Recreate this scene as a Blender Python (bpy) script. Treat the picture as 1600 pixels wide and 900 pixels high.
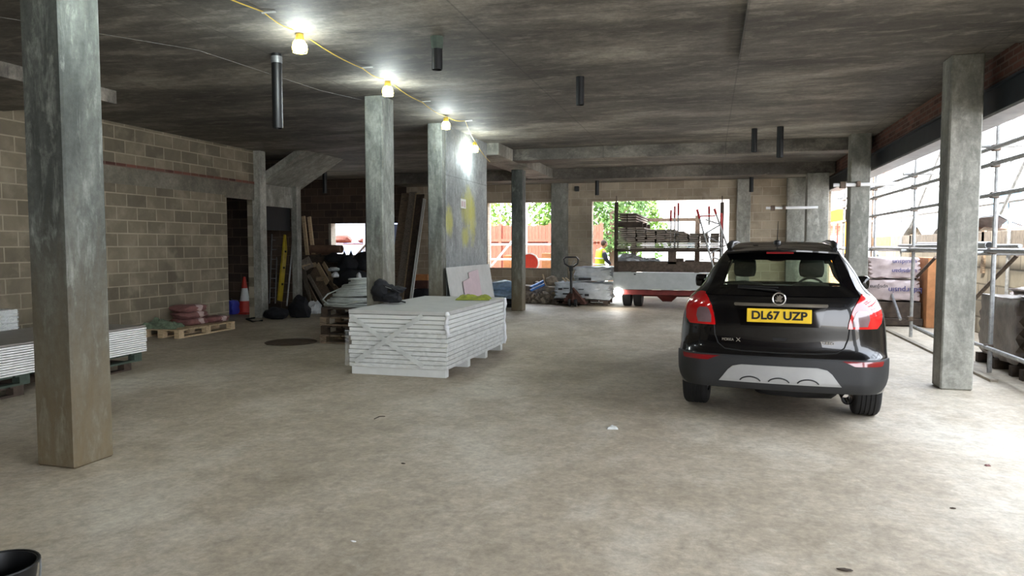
import bpy, bmesh, math, random
from mathutils import Vector, Matrix, noise
random.seed(7)
D = bpy.data
for o in list(D.objects): D.objects.remove(o)
COL = bpy.context.scene.collection
SC = bpy.context.scene

# ------------------------------------------------------------------ camera
FPX = 1120.0; EYE = 1.60
YAW = math.radians(15.35); PITCH = math.radians(3.42)
cam_d = D.cameras.new('camera'); cam = D.objects.new('camera', cam_d); COL.objects.link(cam)
cam_d.sensor_width = 36; cam_d.lens = FPX / 1600 * 36; cam_d.clip_start = .05; cam_d.clip_end = 300
cam.location = (0, 0, EYE); cam.rotation_euler = (math.pi/2 - PITCH, 0, YAW)
SC.camera = cam
# measuring helpers: where the sight line of a photo point meets a plane of the room
_F = Vector((-math.sin(YAW)*math.cos(PITCH), math.cos(YAW)*math.cos(PITCH), -math.sin(PITCH)))
_R = Vector((math.cos(YAW), math.sin(YAW), 0)); _U = _R.cross(_F); _C = Vector((0, 0, EYE))
def _ray(px, py): return _F + _R*((px-800)/FPX) - _U*((py-450)/FPX)
def G(px, py, z=0.0): d = _ray(px, py); return _C + d*((z-EYE)/d.z)
def PX(px, py, X): d = _ray(px, py); return _C + d*(X/d.x)
def PY(px, py, Y): d = _ray(px, py); return _C + d*(Y/d.y)

# ------------------------------------------------------------------ light
SKY = 1.55; SUN = 2.2; LAMP_W = 4.2
w = D.worlds.new('world'); SC.world = w; w.use_nodes = True
nt = w.node_tree; nt.nodes.clear()
wo = nt.nodes.new('ShaderNodeOutputWorld'); bg = nt.nodes.new('ShaderNodeBackground')
tc = nt.nodes.new('ShaderNodeTexCoord'); sp = nt.nodes.new('ShaderNodeSeparateXYZ'); cr = nt.nodes.new('ShaderNodeValToRGB')
nt.links.new(tc.outputs['Generated'], sp.inputs[0]); nt.links.new(sp.outputs['Z'], cr.inputs[0])
cr.color_ramp.elements[0].position = 0.0; cr.color_ramp.elements[0].color = (.93, .95, 1, 1)
cr.color_ramp.elements[1].position = .6; cr.color_ramp.elements[1].color = (.80, .88, 1, 1)
nt.links.new(cr.outputs[0], bg.inputs[0]); nt.links.new(bg.outputs[0], wo.inputs[0]); bg.inputs[1].default_value = SKY
sun_d = D.lights.new('sun', 'SUN'); sun = D.objects.new('sun', sun_d); COL.objects.link(sun)
sun_d.energy = SUN; sun_d.angle = math.radians(12); sun_d.color = (1, .93, .82)
sun.rotation_euler = (math.radians(38), math.radians(-26), 0)
SC.view_settings.view_transform = 'Standard'; SC.view_settings.look = 'None'
SC.view_settings.gamma = 1; SC.view_settings.use_curve_mapping = False
SC.view_settings.exposure = 2.85

# ------------------------------------------------------------------ materials
def c(r, g, b):
    f = lambda v: (v/255/12.92) if v/255 <= .04045 else ((v/255+.055)/1.055)**2.4
    return (f(r), f(g), f(b), 1)
def newmat(name):
    m = D.materials.new(name); m.use_nodes = True
    n = m.node_tree; b = n.nodes['Principled BSDF']
    return m, n, b
def coords(n, scale=(1,1,1), rot=(0,0,0)):
    t = n.nodes.new('ShaderNodeTexCoord'); mp = n.nodes.new('ShaderNodeMapping')
    g = n.nodes.new('ShaderNodeNewGeometry')
    n.links.new(g.outputs['Position'], mp.inputs[0]); mp.inputs['Scale'].default_value = scale; mp.inputs['Rotation'].default_value = rot
    return mp.outputs[0]
def noise_tex(n, vec, scale, detail=5, rough=.6, dist=0):
    t = n.nodes.new('ShaderNodeTexNoise'); n.links.new(vec, t.inputs['Vector'])
    t.inputs['Scale'].default_value = scale; t.inputs['Detail'].default_value = detail
    t.inputs['Roughness'].default_value = rough; t.inputs['Distortion'].default_value = dist
    return t.outputs['Fac']
def ramp(n, fac, stops):
    r = n.nodes.new('ShaderNodeValToRGB'); n.links.new(fac, r.inputs[0]); e = r.color_ramp.elements
    while len(e) < len(stops): e.new(.5)
    for i, (p, col) in enumerate(stops): e[i].position = p; e[i].color = col
    return r.outputs[0]
def mix(n, fac, a, b, mode='MIX'):
    m = n.nodes.new('ShaderNodeMix'); m.data_type = 'RGBA'; m.blend_type = mode
    if isinstance(fac, (int, float)): m.inputs[0].default_value = fac
    else: n.links.new(fac, m.inputs[0])
    for s, v in ((6, a), (7, b)):
        if isinstance(v, tuple): m.inputs[s].default_value = v
        else: n.links.new(v, m.inputs[s])
    return m.outputs[2]
def bump(n, b, h, strength=.3, dist=.02):
    bn = n.nodes.new('ShaderNodeBump'); n.links.new(h, bn.inputs['Height']); bn.inputs['Strength'].default_value = strength
    bn.inputs['Distance'].default_value = dist; n.links.new(bn.outputs[0], b.inputs['Normal'])
M = {}
def plain(name, col, rough=.6, metal=0, var=.12, vscale=6, bumps=.0, coat=0, stretch=(1,1,1), spec=None):
    m, n, b = newmat(name)
    v = coords(n, stretch); f = noise_tex(n, v, vscale)
    dark = tuple(max(0, x*(1-var*1.6)) for x in col[:3])+(1,); lite = tuple(min(1, x*(1+var*1.4)) for x in col[:3])+(1,)
    n.links.new(ramp(n, f, [(.32, dark), (.7, lite)]), b.inputs['Base Color'])
    b.inputs['Roughness'].default_value = rough; b.inputs['Metallic'].default_value = metal
    if coat: b.inputs['Coat Weight'].default_value = coat; b.inputs['Coat Roughness'].default_value = .03
    if spec is not None: b.inputs['Specular IOR Level'].default_value = spec
    if bumps: bump(n, b, f, bumps)
    M[name] = m; return m
def concrete(name, dark, mid, pale, streak=(1,1,1), lo=.7, patches=.5, sc=1.0, low=None, joints=None, bumpy=.25):
    m, n, b = newmat(name)
    v = coords(n, streak)
    f1 = noise_tex(n, v, .55*sc, 8, .66, .25); base = ramp(n, f1, [(.36, dark), (.50, mid), (.66, pale)])
    f2 = noise_tex(n, v, 3.6*sc, 9, .72, .5)
    col = mix(n, ramp(n, f2, [(.52, (0,0,0,1)), (.68, (patches,)*3+(1,))]), base, pale)
    f4 = noise_tex(n, coords(n, tuple(k*.8+.2 for k in streak)), 2.2*sc, 10, .78, .7)
    col = mix(n, ramp(n, f4, [(.50, (0,0,0,1)), (.66, (patches*1.1,)*3+(1,))]), col, dark)
    f3 = noise_tex(n, coords(n), 22, 6, .7)
    col = mix(n, .35, col, ramp(n, f3, [(.3, (.25,.25,.25,1)), (.7, (.8,.8,.8,1))]), 'OVERLAY')
    f5 = noise_tex(n, coords(n), 7, 8, .8, .3); col = mix(n, .4, col, ramp(n, f5, [(.38, (.3,.3,.3,1)), (.62, (.7,.7,.7,1))]), 'OVERLAY')
    if low:                                   # earth-coloured dirt splashed on the lowest metre or so
        g = n.nodes.new('ShaderNodeNewGeometry'); s = n.nodes.new('ShaderNodeSeparateXYZ'); n.links.new(g.outputs['Position'], s.inputs[0])
        mm = n.nodes.new('ShaderNodeMath'); mm.operation = 'MULTIPLY_ADD'; n.links.new(f2, mm.inputs[0]); mm.inputs[1].default_value = 1.6; n.links.new(s.outputs['Z'], mm.inputs[2])
        col = mix(n, ramp(n, mm.outputs[0], [(.0, (1,1,1,1)), (.9, (.85,.85,.85,1)), (1.0, (.7,.7,.7,1))]), col, col)
        r = n.nodes.new('ShaderNodeMapRange'); n.links.new(mm.outputs[0], r.inputs[0]); r.inputs[1].default_value = .7; r.inputs[2].default_value = 2.7; r.inputs[3].default_value = .8; r.inputs[4].default_value = 0
        col = mix(n, r.outputs[0], col, low)
    if joints:                                # board and panel joints cast into the concrete: (axis, spacing, offset)
        g = n.nodes.new('ShaderNodeNewGeometry'); s = n.nodes.new('ShaderNodeSeparateXYZ'); n.links.new(g.outputs['Position'], s.inputs[0])
        for ax, spc, off in joints:
            a = n.nodes.new('ShaderNodeMath'); a.operation = 'MULTIPLY_ADD'; n.links.new(s.outputs[ax], a.inputs[0]); a.inputs[1].default_value = 1/spc; a.inputs[2].default_value = -off/spc
            fr = n.nodes.new('ShaderNodeMath'); fr.operation = 'FRACT'; n.links.new(a.outputs[0], fr.inputs[0])
            lt = n.nodes.new('ShaderNodeMath'); lt.operation = 'LESS_THAN'; n.links.new(fr.outputs[0], lt.inputs[0]); lt.inputs[1].default_value = .018/spc
            sc2 = n.nodes.new('ShaderNodeMath'); sc2.operation = 'MULTIPLY'; n.links.new(lt.outputs[0], sc2.inputs[0]); sc2.inputs[1].default_value = .35
            col = mix(n, sc2.outputs[0], col, tuple(x*.35 for x in dark[:3])+(1,))
    n.links.new(col, b.inputs['Base Color']); b.inputs['Roughness'].default_value = lo
    bump(n, b, f3, bumpy, .01); M[name] = m; return m
def masonry(name, axis, c1, c2, mortar, bw, bh, ms=.012, bumpy=.6, off=0, smear=.3):
    m, n, b = newmat(name)
    g = n.nodes.new('ShaderNodeNewGeometry'); s = n.nodes.new('ShaderNodeSeparateXYZ'); n.links.new(g.outputs['Position'], s.inputs[0])
    cb = n.nodes.new('ShaderNodeCombineXYZ'); n.links.new(s.outputs[axis], cb.inputs[0]); n.links.new(s.outputs['Z'], cb.inputs[1])
    bt = n.nodes.new('ShaderNodeTexBrick'); n.links.new(cb.outputs[0], bt.inputs['Vector'])
    bt.inputs['Scale'].default_value = 1; bt.inputs['Brick Width'].default_value = bw; bt.inputs['Row Height'].default_value = bh
    bt.inputs['Mortar Size'].default_value = ms; bt.inputs['Mortar Smooth'].default_value = .3; bt.inputs['Bias'].default_value = 0
    bt.inputs['Color1'].default_value = c1; bt.inputs['Color2'].default_value = c2; bt.inputs['Mortar'].default_value = mortar
    f = noise_tex(n, coords(n), 1.3, 8, .65, .5)
    f2 = noise_tex(n, coords(n), 30, 4)
    col = mix(n, .55, bt.outputs['Color'], ramp(n, f, [(.3, (.28,.28,.28,1)), (.7, (.72,.72,.72,1))]), 'OVERLAY')
    fs = ramp(n, noise_tex(n, coords(n), 2.6, 6, .6), [(.5, (0,0,0,1)), (.75, (smear,)*3+(1,))])
    col = mix(n, fs, col, mortar)
    n.links.new(col, b.inputs['Base Color']); b.inputs['Roughness'].default_value = .9
    mx = n.nodes.new('ShaderNodeMath'); mx.operation = 'MULTIPLY_ADD'; n.links.new(f2, mx.inputs[0]); mx.inputs[1].default_value = .35
    iv = n.nodes.new('ShaderNodeMath'); iv.operation = 'SUBTRACT'; iv.inputs[0].default_value = 1; n.links.new(bt.outputs['Fac'], iv.inputs[1]); n.links.new(iv.outputs[0], mx.inputs[2])
    bump(n, b, mx.outputs[0], bumpy, .008); M[name] = m; return m

concrete('ceiling_concrete', c(66,62,56), c(97,92,84), c(156,150,138), streak=(.55,1.5,1), patches=.55, sc=1.15, joints=[('Y', 1.22, .3), ('X', 2.44, .28)])
concrete('floor_concrete', c(150,138,119), c(170,158,139), c(194,186,170), streak=(1,.7,1), patches=.45, sc=1.25, lo=.62, bumpy=.2)
concrete('column_concrete', c(62,66,62), c(94,98,93), c(150,154,146), streak=(2.6,2.6,.7), patches=.6, low=c(104,88,58))
concrete('grey_concrete', c(100,100,92), c(136,135,126), c(176,174,163), streak=(2.2,2.2,.7), patches=.5)
concrete('panel_concrete', c(112,116,116), c(140,144,143), c(176,180,178), streak=(2,2,.8), patches=.4, joints=[('Y', .62, 11.42), ('Z', 2.44, .35)])
concrete('dusty_concrete', c(120,112,98), c(150,140,124), c(176,168,150), patches=.4)
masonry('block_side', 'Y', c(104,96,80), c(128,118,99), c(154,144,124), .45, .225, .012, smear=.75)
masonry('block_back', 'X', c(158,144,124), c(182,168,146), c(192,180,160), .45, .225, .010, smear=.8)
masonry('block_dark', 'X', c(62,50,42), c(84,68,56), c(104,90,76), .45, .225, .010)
masonry('block_outer', 'Y', c(140,130,114), c(168,158,138), c(120,112,98), .9, .30, .018)
masonry('brick_side', 'Y', c(72,42,34), c(120,76,62), c(112,92,80), .225, .075, .012, smear=.5)
masonry('brick_far', 'X', c(180,110,84), c(200,130,100), c(190,170,150), .225, .075, .012)
plain('steel_dark', c(52,57,64), .45, .6, .15)
plain('steel_flange', c(150,150,150), .5, .3, .1)
plain('galvanised', c(150,152,152), .38, .75, .15, 20)
plain('scaffold_steel', c(160,160,158), .5, .2, .2, 14)
plain('rusty_tube', c(96,82,70), .6, .4, .25, 14)
plain('black_plastic', c(12,13,14), .42, 0, .1)
plain('black_matt', c(14,14,15), .75, 0, .2)
plain('black_fabric', c(18,19,24), .85, 0, .3, 20, .3)
plain('white_board', c(205,207,203), .6, 0, .04)
plain('board_edge', c(226,227,224), .55, 0, .05, 12)
plain('board_top', c(140,134,126), .6, 0, .06)
plain('grey_board', c(176,176,172), .7, 0, .05)
plain('pink_board', c(186,166,170), .7, 0, .05)
plain('gap_dark', c(96,96,94), .8)
plain('pale_wood', c(190,168,134), .7, 0, .2, 9, .1, stretch=(1,6,6))
plain('old_wood', c(136,118,98), .8, 0, .3, 9, .2, stretch=(1,6,6))
plain('grey_wood', c(134,124,112), .8, 0, .3, 9, .2, stretch=(6,6,1))
plain('dark_wood', c(66,54,44), .8, 0, .3, 9, .2)
plain('green_wood', c(62,74,64), .75, 0, .2, 9)
plain('red_bag', c(122,82,78), .75, 0, .2, 9, .2)
plain('pale_label', c(186,164,160), .7)
plain('green_cloth', c(104,118,96), .8, 0, .3, 14, .2)
plain('hi_vis', c(134,142,44), .7, 0, .2, 14)
plain('hi_vis_bright', c(206,232,40), .7, 0, .1)
plain('reflective', c(200,204,200), .35, 0, .05)
plain('orange_red', c(190,56,40), .5, 0, .08)
plain('cone_white', c(216,216,212), .5, 0, .05)
plain('blue_plastic', c(50,56,150), .4)
plain('blue_sheet', c(60,120,200), .5, 0, .2)
plain('pale_blue_bag', c(160,190,220), .5, 0, .15, 12, .2)
plain('yellow_paint', c(170,146,34), .55, 0, .15)
plain('yellow_cage', c(226,196,80), .4)
plain('cardboard', c(108,82,64), .8, 0, .15)
plain('cable_grey', c(184,190,186), .5, 0, .12)
plain('rubber', c(24,24,25), .8, 0, .15)
plain('white_plastic', c(218,220,222), .4, 0, .06, 8, .15)
plain('wrap_grey', c(182,188,194), .28, 0, .12, 7, .35)
plain('wrap_dark', c(96,84,76), .3, 0, .25, 6, .4)
plain('wrap_lilac', c(176,160,158), .35, 0, .12, 6, .2)
plain('ink_blue', c(54,56,110), .5)
plain('ink_black', c(30,30,34), .5)
concrete('wall_band', c(88,84,73), c(108,103,90), c(134,128,114), streak=(1,1,1), patches=.4)
plain('brick_red', c(80,52,44), .85, 0, .2)
plain('orange_wood', c(176,120,76), .7, 0, .15)
plain('fence_wood', c(138,78,62), .8, 0, .18, 9, .1, stretch=(5,5,1))
plain('orange_metal', c(236,140,30), .5)
plain('white_paint', c(232,232,232), .5, 0, .03)
plain('red_paint', c(176,36,34), .5)
plain('truck_grey', c(176,180,178), .5, 0, .06)
plain('truck_red', c(112,38,34), .6, 0, .15)
plain('skin', c(170,124,100), .6)
plain('hair_brown', c(70,54,44), .8)
plain('navy_cloth', c(40,46,60), .85)
plain('leaf_green', c(112,150,60), .6, 0, .35, 1.2)
plain('leaf_dark', c(78,112,52), .6, 0, .35, 1.2)
plain('bark', c(90,74,58), .9)
plain('rubble', c(136,124,108), .9, 0, .35, 8, .3)
plain('tarp_grey', c(120,122,124), .5, 0, .2)
plain('clear_window', c(190,200,220), .2)
plain('green_bag', c(54,120,84), .5, 0, .2, 10, .2)
# car
m, n, b = newmat('car_black'); b.inputs['Base Color'].default_value = c(6,6,8); b.inputs['Roughness'].default_value = .25; b.inputs['Specular IOR Level'].default_value = .25
b.inputs['Coat Weight'].default_value = .8; b.inputs['Coat Roughness'].default_value = .02; M['car_black'] = m
plain('car_plastic', c(30,31,32), .55, 0, .05, 40)
plain('car_silver', c(160,160,158), .4, .3, .04)
plain('gloss_black', c(6,6,7), .06, 0, 0, spec=.6)
plain('seat_fabric', c(22,22,23), .85, 0, .1)
plain('chrome', c(225,225,225), .12, 1, .02)
plain('plate_yellow', c(228,190,36), .4, 0, .03)
plain('lamp_red', c(190,16,20), .1, 0, .05, coat=1)
plain('lamp_clear', c(112,90,94), .15, 0, .1, coat=1)
plain('reflector_red', c(120,14,20), .2, 0, .05, coat=1)
def glass(name, tint, rough=.02):
    m = D.materials.new(name); m.use_nodes = True; n = m.node_tree; n.nodes.clear()
    o = n.nodes.new('ShaderNodeOutputMaterial'); t = n.nodes.new('ShaderNodeBsdfTransparent'); g = n.nodes.new('ShaderNodeBsdfGlossy')
    fr = n.nodes.new('ShaderNodeValue'); fr.outputs[0].default_value = .07; mx = n.nodes.new('ShaderNodeMixShader')
    t.inputs[0].default_value = tint; g.inputs['Roughness'].default_value = rough
    n.links.new(fr.outputs[0], mx.inputs[0]); n.links.new(t.outputs[0], mx.inputs[1]); n.links.new(g.outputs[0], mx.inputs[2]); n.links.new(mx.outputs[0], o.inputs[0])
    M[name] = m
glass('tinted_glass', (.86,.93,.84,1)); glass('clear_glass', (.94,.97,.94,1))
def filmmat(name, opac, col):
    m = D.materials.new(name); m.use_nodes = True; n = m.node_tree; b = n.nodes['Principled BSDF']; o = n.nodes['Material Output']
    b.inputs['Base Color'].default_value = col; b.inputs['Roughness'].default_value = .22
    t = n.nodes.new('ShaderNodeBsdfTransparent'); mx = n.nodes.new('ShaderNodeMixShader')
    v = coords(n, (1,1,2.5)); f = noise_tex(n, v, 4, 7, .6, 2.5)
    n.links.new(ramp(n, f, [(.42, (opac*.35,)*3+(1,)), (.62, (opac,)*3+(1,))]), mx.inputs[0])
    n.links.new(t.outputs[0], mx.inputs[1]); n.links.new(b.outputs[0], mx.inputs[2]); n.links.new(mx.outputs[0], o.inputs[0])
    bump(n, b, f, .8, .03); M[name] = m
filmmat('film', .5, c(225,228,228))
filmmat('film_thin', .22, c(225,228,228))
plain('film_fold', c(186,189,185), .4)
def emit(name, col, s):
    m, n, b = newmat(name); b.inputs['Base Color'].default_value = col; b.inputs['Emission Color'].default_value = col; b.inputs['Emission Strength'].default_value = s; M[name] = m
emit('bulb_glow', (.92,1,.98,1), 12)
plain('load_board', c(170,152,134), .8, 0, .25, 3, .1)
m = M['load_board']; n = m.node_tree; b = n.nodes['Principled BSDF']; src = b.inputs['Base Color'].links[0].from_socket
oi = n.nodes.new('ShaderNodeObjectInfo'); n.links.new(mix(n, 1.0, src, ramp(n, oi.outputs['Random'], [(0, (.30,.28,.26,1)), (1, (1,1,1,1))]), 'MULTIPLY'), b.inputs['Base Color'])
plain('board_edge_dim', c(176,178,178), .6, 0, .05)
plain('band_grey', c(150,140,128), .7)
emit('headlamp_glow', (1,.97,.9,1), 6)
# spray paint on the panel column: patches over the panel concrete
def spray_patch(): 
    m = M['panel_concrete']; n = m.node_tree; b = n.nodes['Principled BSDF']; old = b.inputs['Base Color'].links[0].from_socket
    g = n.nodes.new('ShaderNodeNewGeometry'); col = old
    nz = noise_tex(n, coords(n, (1,1,.6)), 7, 6, .65, .8)
    for (y, z, ry, rz) in ((12.72, 2.28, .42, .42), (11.75, 2.0, .22, .30), (12.6, 1.75, .28, .22), (13.0, 2.1, .24, .5)):
        s = n.nodes.new('ShaderNodeVectorMath'); s.operation = 'SUBTRACT'; n.links.new(g.outputs['Position'], s.inputs[0]); s.inputs[1].default_value = (-4.35, y, z)
        d = n.nodes.new('ShaderNodeVectorMath'); d.operation = 'MULTIPLY'; n.links.new(s.outputs[0], d.inputs[0]); d.inputs[1].default_value = (8, 1/ry, 1/rz)
        l = n.nodes.new('ShaderNodeVectorMath'); l.operation = 'LENGTH'; n.links.new(d.outputs[0], l.inputs[0])
        a = n.nodes.new('ShaderNodeMath'); a.operation = 'MULTIPLY_ADD'; n.links.new(nz, a.inputs[0]); a.inputs[1].default_value = 1.4; n.links.new(l.outputs['Value'], a.inputs[2])
        r = n.nodes.new('ShaderNodeMapRange'); n.links.new(a.outputs[0], r.inputs[0]); r.inputs[1].default_value = 1.2; r.inputs[2].default_value = 1.75; r.inputs[3].default_value = .55; r.inputs[4].default_value = 0
        col = mix(n, r.outputs[0], col, c(190,186,60))
    n.links.new(col, b.inputs['Base Color'])
spray_patch()

# ------------------------------------------------------------------ mesh helpers
class MB:
    def __init__(s): s.v = []; s.f = []
    def add(s, vs, fs):
        k = len(s.v); s.v += [Vector(p) for p in vs]; s.f += [tuple(i+k for i in f) for f in fs]; return s
    def box(s, x0, x1, y0, y1, z0, z1, mat=None):
        vs = [Vector((x, y, z)) for z in (z0, z1) for y in (y0, y1) for x in (x0, x1)]
        if mat: vs = [mat @ p for p in vs]
        return s.add(vs, [(0,2,3,1),(4,5,7,6),(0,1,5,4),(2,6,7,3),(0,4,6,2),(1,3,7,5)])
    def cbox(s, cx, cy, cz, sx, sy, sz, rot=None):
        m = Matrix.Translation((cx, cy, cz)) @ (rot.to_4x4() if rot else Matrix())
        return s.box(-sx/2, sx/2, -sy/2, sy/2, -sz/2, sz/2, m)
    def beam(s, p0, p1, w, h, up=(0,0,1)):
        p0 = Vector(p0); p1 = Vector(p1); d = (p1-p0); L = d.length; d.normalize(); u = Vector(up)
        if abs(d.dot(u)) > .98: u = Vector((1,0,0))
        r = d.cross(u).normalized(); u = r.cross(d)
        vs = []
        for t in (p0, p1):
            for a, b_ in ((-1,-1),(1,-1),(1,1),(-1,1)): vs.append(t + r*(a*w/2) + u*(b_*h/2))
        return s.add(vs, [(0,3,2,1),(4,5,6,7),(0,1,5,4),(1,2,6,5),(2,3,7,6),(3,0,4,7)])
    def loft(s, rings, caps=True, closed=True):
        k = len(s.v); n = len(rings[0])
        for r in rings: s.v += [Vector(p) for p in r]
        m = n if closed else n-1
        for i in range(len(rings)-1):
            for j in range(m):
                a = k+i*n+j; b_ = k+i*n+(j+1) % n; s.f.append((a, b_, b_+n, a+n))
        if caps and closed:
            s.f.append(tuple(k+j for j in range(n-1, -1, -1))); s.f.append(tuple(k+(len(rings)-1)*n+j for j in range(n)))
        return s
    def tube(s, pts, r, n=8, caps=True):
        pts = [Vector(p) for p in pts]; rings = []; pr = None
        for i, p in enumerate(pts):
            d = (pts[min(i+1, len(pts)-1)] - pts[max(i-1, 0)]).normalized()
            if pr is None:
                u = Vector((0,0,1)) if abs(d.z) < .9 else Vector((1,0,0)); a = d.cross(u).normalized()
            else: a = (pr - d*pr.dot(d)).normalized()
            pr = a; b_ = d.cross(a); rr = r[i] if isinstance(r, (list, tuple)) else r
            rings.append([p + (a*math.cos(2*math.pi*k/n) + b_*math.sin(2*math.pi*k/n))*rr for k in range(n)])
        return s.loft(rings, caps)
    def lathe(s, prof, o=(0,0,0), n=24, axis='Z', caps=True):
        o = Vector(o); rings = []
        for r, z in prof:
            rg = []
            for k in range(n):
                a = 2*math.pi*k/n; p = Vector((r*math.cos(a), r*math.sin(a), z))
                if axis == 'X': p = Vector((p.z, p.x, p.y))
                if axis == 'Y': p = Vector((p.x, p.z, p.y))
                rg.append(o+p)
            rings.append(rg)
        return s.loft(rings, caps)
    def blob(s, o, rad, seed=0, amp=.15, sub=3, box=0, freq=1.6, flat=True, rz=0):
        bm = bmesh.new(); bmesh.ops.create_icosphere(bm, subdivisions=sub, radius=1)
        vs = []; R_ = Matrix.Rotation(rz, 3, 'Z')
        for v in bm.verts:
            p = v.co.copy()
            if box: 
                q = max(abs(p.x), abs(p.y), abs(p.z)); p = p.lerp(p/q*.86, box)
            d = noise.noise(p*freq + Vector((seed*3.1, seed*1.7, seed))) + .5*noise.noise(p*freq*2.7 + Vector((seed, 0, seed*2)))
            p = p*(1+amp*d); p = Vector((p.x*rad[0], p.y*rad[1], p.z*rad[2]))
            if flat and p.z < -rad[2]*.75: p.z = -rad[2]*.75
            vs.append(Vector(o) + R_ @ p)
        fs = [tuple(v.index for v in f.verts) for f in bm.faces]; bm.free(); return s.add(vs, fs)
    def prism(s, poly, a, b_, plane='XZ'):
        def P(u, v, t): return {'XZ': (u, t, v), 'YZ': (t, u, v), 'XY': (u, v, t)}[plane]
        k = len(s.v); n = len(poly); s.v += [Vector(P(u, v, a)) for u, v in poly] + [Vector(P(u, v, b_)) for u, v in poly]
        s.f.append(tuple(range(k, k+n))); s.f.append(tuple(range(k+2*n-1, k+n-1, -1)))
        for j in range(n): s.f.append((k+j, k+(j+1) % n, k+n+(j+1) % n, k+n+j))
        return s
def obj(name, mb, mat, parent=None, label=None, cat=None, group=None, kind=None, smooth=False, bevel=0, local=False):
    me = D.meshes.new(name); vs = mb.v
    if parent is not None and not local:
        inv = Matrix.Rotation(-parent.rotation_euler.z, 3, 'Z'); off = parent.location.copy()
        if parent.parent: off = parent.parent.location + off; inv = Matrix.Rotation(-parent.parent.rotation_euler.z, 3, 'Z')
        vs = [inv @ (p-off) for p in vs]
    loc = Vector((0,0,0))
    if parent is None and vs:
        xs = [p.x for p in vs]; ys = [p.y for p in vs]; loc = Vector(((min(xs)+max(xs))/2, (min(ys)+max(ys))/2, min(p.z for p in vs)))
        vs = [p-loc for p in vs]
    me.from_pydata([tuple(p) for p in vs], [], mb.f)
    bm = bmesh.new(); bm.from_mesh(me); bmesh.ops.recalc_face_normals(bm, faces=bm.faces)
    if bevel: bmesh.ops.bevel(bm, geom=[e for e in bm.edges], offset=bevel, segments=1, affect='EDGES', clamp_overlap=True)
    bm.to_mesh(me); bm.free()
    me.materials.append(M[mat] if isinstance(mat, str) else mat)
    if smooth:
        for p in me.polygons: p.use_smooth = True
        try: me.set_sharp_from_angle(angle=math.radians(42))
        except Exception: pass
    o = D.objects.new(name, me); COL.objects.link(o); o.location = loc
    if parent is not None: o.parent = parent
    tag(o, label, cat, group, kind); return o
def tag(o, label=None, cat=None, group=None, kind=None):
    if label: o['label'] = label
    if cat: o['category'] = cat
    if group: o['group'] = group
    if kind: o['kind'] = kind
    return o
def root(name, loc, rz=0, label=None, cat=None, group=None):
    o = D.objects.new(name, None); COL.objects.link(o); o.location = Vector(loc); o.rotation_euler = (0, 0, rz)
    o.empty_display_size = .1; return tag(o, label, cat, group)
def struct(name, mb, mat, bevel=0, smooth=False): return obj(name, mb, mat, kind='structure', bevel=bevel, smooth=smooth)
def dup(r, loc, rz=None, label=None, group=None):
    o = r.copy(); COL.objects.link(o); o.location = Vector(loc)
    if rz is not None: o.rotation_euler = (0, 0, rz)
    if label: o['label'] = label
    if group: o['group'] = group
    def rec(src, dst):
        for ch in [x for x in D.objects if x.parent == src]:
            q = ch.copy(); COL.objects.link(q); q.parent = dst; rec(ch, q)
    rec(r, o); return o
def text(name, s, size, mat, parent, loc, rot, depth=.002, align='CENTER', sx=1.0, **kw):
    cu = D.curves.new(name, 'FONT'); cu.body = s; cu.size = size; cu.extrude = depth; cu.align_x = align; cu.align_y = 'CENTER'
    cu.bevel_depth = kw.pop('fat', 0); t = D.objects.new(name, cu); COL.objects.link(t); dg = bpy.context.evaluated_depsgraph_get()
    me = D.meshes.new_from_object(t.evaluated_get(dg)); D.objects.remove(t)
    me.materials.clear(); me.materials.append(M[mat]); o = D.objects.new(name, me); COL.objects.link(o)
    o.parent = parent; o.location = loc; o.rotation_euler = rot; o.scale = (sx, 1, 1); return tag(o, **kw)

# ================================================================== THE BUILDING
H = 3.65; XL = -9.6; YB = 20.3; XR = 2.95; YN = -8.0
struct('floor', MB().box(-13, 9, YN-6, 48, -.3, 0), 'floor_concrete')
struct('ceiling', MB().box(-13, 3.3, YN, YB+.25, H, H+.35), 'ceiling_concrete')
struct('trim_1', MB().box(.28, 2.95, YN, 8.3, H-.05, H+.02), 'ceiling_concrete')                 # dropped strip of slab, right
struct('trim_2', MB().box(XL, -7.65, YN, 7.95, H-.17, H+.02), 'ceiling_concrete')               # dropped strip of slab, left
struct('trim_3', MB().box(-4.12, XR, 15.0, 15.5, 3.41, H+.02), 'ceiling_concrete', .012)            # first cross beam
struct('trim_4', MB().box(-8.9, XR, 19.1, YB+.02, 3.36, H+.02), 'ceiling_concrete', .012)           # beam along the back wall
lb = MB().box(-4.78, -4.10, 13.93, 19.12, 3.41, H+.02)
struct('trim_5', lb, 'grey_concrete', .012)                                                      # beam running away over the slim column
struct('wall_near_added', MB().box(XL-.2, XR+.25, YN-.2, YN, 0, H), 'block_dark')  # unseen wall added behind the camera to cut light and bright reflections
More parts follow.
